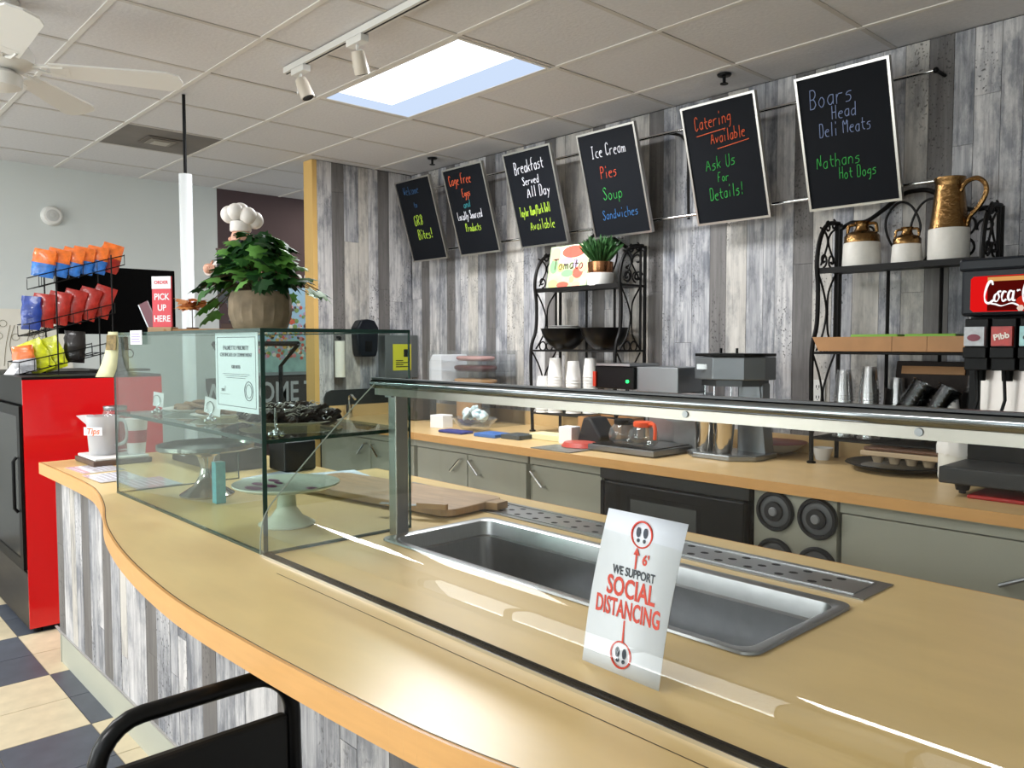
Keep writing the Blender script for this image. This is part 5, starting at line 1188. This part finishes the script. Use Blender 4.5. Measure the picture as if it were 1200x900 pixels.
t = thing('aqua_box', 'slim aqua glitter box standing beside the silver cake stand', 'box', (-2.56, 1.06, FZ+.001)); M().box(-.016, .016, -.016, .016, 0, .135).obj('box', mat('aqua', '58aeb8', .4, noise=.2, nscale=80), t)
for k in range(5): M().box(-.018, -.0165, -.014, .014, .01+.026*k, .022+.026*k).obj('tab', paper, t)
# things on the counter behind / left of the case
t = thing('pastry_tray', 'dark brown shallow tray box behind the silver cake stand', 'tray', (-3.40, 1.40, FZ+.001), .0)
bb = mat('box_dkbrown', '4a423a', .5)
M().box(-.27, .25, -.09, .10, 0, .010).box(-.27, .25, -.09, -.082, .01, .085).box(-.27, .25, .092, .10, .01, .085).box(-.27, -.262, -.082, .092, .01, .085).box(.242, .25, -.082, .092, .01, .085).obj('tray', bb, t)
M().box(-.24, -.12, -.0915, -.0902, .03, .07).obj('sticker', paper, t)
tag(M().box(-.07, .07, -.07, .07, 0, .12).obj('card_terminal', mat('term_black', '0c0d10', .5), None, (-3.04, 1.57, FZ+.003), bev=.006), 'black terminal box behind the glass case', 'terminal')
for n, (x, y, rz, lb) in enumerate(((-2.86, 1.45, .3, 'printed sheet behind the case, leftmost of the loose papers'), (-2.66, 1.56, .1, 'printed pale blue sheet behind the case, middle of papers'), (-2.70, 1.60, -.2, 'stapled booklet lying behind the glass case'))):
    tag(M().box(-.14, .14, -.10, .10, 0, .001+.003*(n == 2)).obj('paper_sheet', mat('sheet_blue', 'c3cfda', .6, noise=.10, nscale=40), None, (x, y, FZ+.001+.0015*n), (0, 0, rz)), lb, 'paper')
lamn = mat('laminated', 'e4e1e6', .12, coat=.6)
for n, (x, y, rz, lb) in enumerate(((-3.62, .975, .05, 'laminated menu sheet on the counter, farthest of the three'), (-3.34, .965, .02, 'laminated menu sheet on the counter, middle of three'), (-3.10, 1.02, .02, 'laminated menu sheet on the counter, nearest to case'))):
    sht = M().box(-.115, .115, -.080, .080, 0, .001).obj('menu_sheet', lamn, None, (x, y, FZ+.001+.0012*n), (0, 0, rz)); tag(sht, lb, 'menu', 'laminated sheets on the counter')
    for k in range(6): M().box(-.10, .09-.02*(k % 3), -.07+.022*k, -.064+.022*k, .001, .00108).obj('print_line', mat('print_faint', 'c2c3d4', .5), sht)
# pitcher, tray, cups
t = thing('serving_tray', 'white edged tray holding the plastic pitcher on the counter end', 'tray', (-3.80, 1.10, FZ+.001))
M().box(-.14, .14, -.12, .12, 0, .022).obj('base', mat('tray_brown', '5a463a', .5), t, bev=.004); M().box(-.13, .13, -.11, .11, .022, .034).obj('tray_top', foam, t, bev=.004)
t = thing('plastic_pitcher', 'translucent plastic pitcher with orange Tips lettering', 'pitcher', (-3.80, 1.06, FZ+.036), math.radians(40))
pm = glassmat('pitcher_plastic', (.80, .80, .84, 1), 1.4, .15, haze=.45)
M().lathe([(.052, 0), (.056, .005), (.066, .165), (.068, .170), (.064, .169), (.052, .006)], n=30).obj('body', pm, t)
M().tube(smooth([(.062, 0, .15), (.10, 0, .15), (.115, 0, .11), (.105, 0, .06), (.06, 0, .04)]), .008, 8).obj('handle', pm, t)
M().prism([(-.055, .125), (-.11, .170), (-.06, .172)], -.022, .022, 'y').obj('spout', pm, t)
M().box(-.042, .042, -.0685, -.066, .09, .125).obj('label', paper, t)
text('Tips', .036, mat('tips_orange', 'e8683a', .4), t, (0, -.069, .107), bold=.0008, shear=.2)
t = thing('glass_jar', 'glass jar with metal rim standing behind the plastic pitcher', 'jar', (-3.86, 1.13, FZ+.036))
M().lathe([(.05, 0), (.055, .01), (.055, .17), (.045, .19), (.043, .18), (.05, .16), (.048, .012)], n=28).obj('jar', clear, t); M().lathe([(.047, .188), (.049, .192), (.049, .205), (.045, .206)], n=28).obj('rim', steel, t)
t = thing('paper_cup', 'red and white paper cup on the tray behind the pitcher', 'cup', (-3.725, 1.175, FZ+.036))
M().lathe([(.035, 0), (.048, .15), (.050, .155), (.046, .154)], n=26).obj('cup', mat('cup_print', 'd8cfcf', .5), t); M().lathe([(.0405, .05), (.0455, .105)], n=26).obj('red_band', mat('band_red', 'a3242c', .5), t)
# black bent frame behind the case
t = thing('metal_stand', 'black bent metal stand standing behind the glass case', 'frame', (-3.15, 1.62, FZ), 0)
M().tube([(-.16, 0, 0), (-.16, 0, .44), (.0-.0, 0, .535)], .012, 4).tube([(-.24+.08, 0, .0), (-.16, 0, .01)], .012, 4).obj('leg', black, t) if False else None
ln = .235
M().tube([(-.22, .07, .001), (-.22, .07, .42), (-.05, .07, .52)], .011, 4).obj('leg', black, t)
M().tube([(-.9, -.08, .34), (-1.0, -.08, .40), (-1.06, -.08, .52)], .010, 4).obj('leg', black, t) if False else None
M().tube([(-.05, .07, .52), (-.70, -.04, .52)], .011, 4).obj('top_bar', black, t)
M().tube([(-.70, -.04, .52), (-.60, -.02, .42), (-.60, -.02, .001)], .011, 4).obj('leg', black, t)

# ================= CHAIR =================
t = thing('dining_chair', 'black tubular metal chair with padded back by the counter', 'chair', (-1.22, .54, 0))
bx = -.18; ya, yb = -.175, .175; ZT = .795
def back(z): return bx-.0*(z-.45)
pts = [(back(0), ya-.01, .02), (back(.4), ya-.005, .45), (back(.6), ya, .66)]
pts += [(bx, ya+.075-.075*math.cos(q*PI/12), ZT-.085+.085*math.sin(q*PI/12)) for q in range(0, 7)]
pts += [(bx, yb-.075+.075*math.sin(q*PI/12), ZT-.085+.085*math.cos(q*PI/12)) for q in range(0, 7)]
pts += [(back(.6), yb, .66), (back(.4), yb+.005, .45), (back(0), yb+.01, .02)]
M().tube(pts, .0155, 12).obj('back_frame', blk_gl, t)
M().box(bx-.013, bx+.013, ya+.014, yb-.014, .50, .715).obj('backrest', mat('pad_black', '0d0d0e', .5), t, bev=.008)
M().box(bx+.0, bx+.38, ya-.01, yb+.01, .44, .485).obj('seat', mat('pad_black', '0d0d0e', .5), t, bev=.012)
for y in (ya, yb):
    M().tube([(bx+.36, y, .44), (bx+.38, y, .02)], .012, 10).obj('leg', blk_gl, t)
    M().tube([(bx, y, .43), (bx+.36, y, .43)], .010, 8).obj('side_rail', blk_gl, t)
for x, y in ((bx+.38, ya), (bx+.38, yb), (bx, ya-.01), (bx, yb+.01)): M().cyl((x, y, 0), .016, .022, n=12).obj('foot_cap', rubber, t)
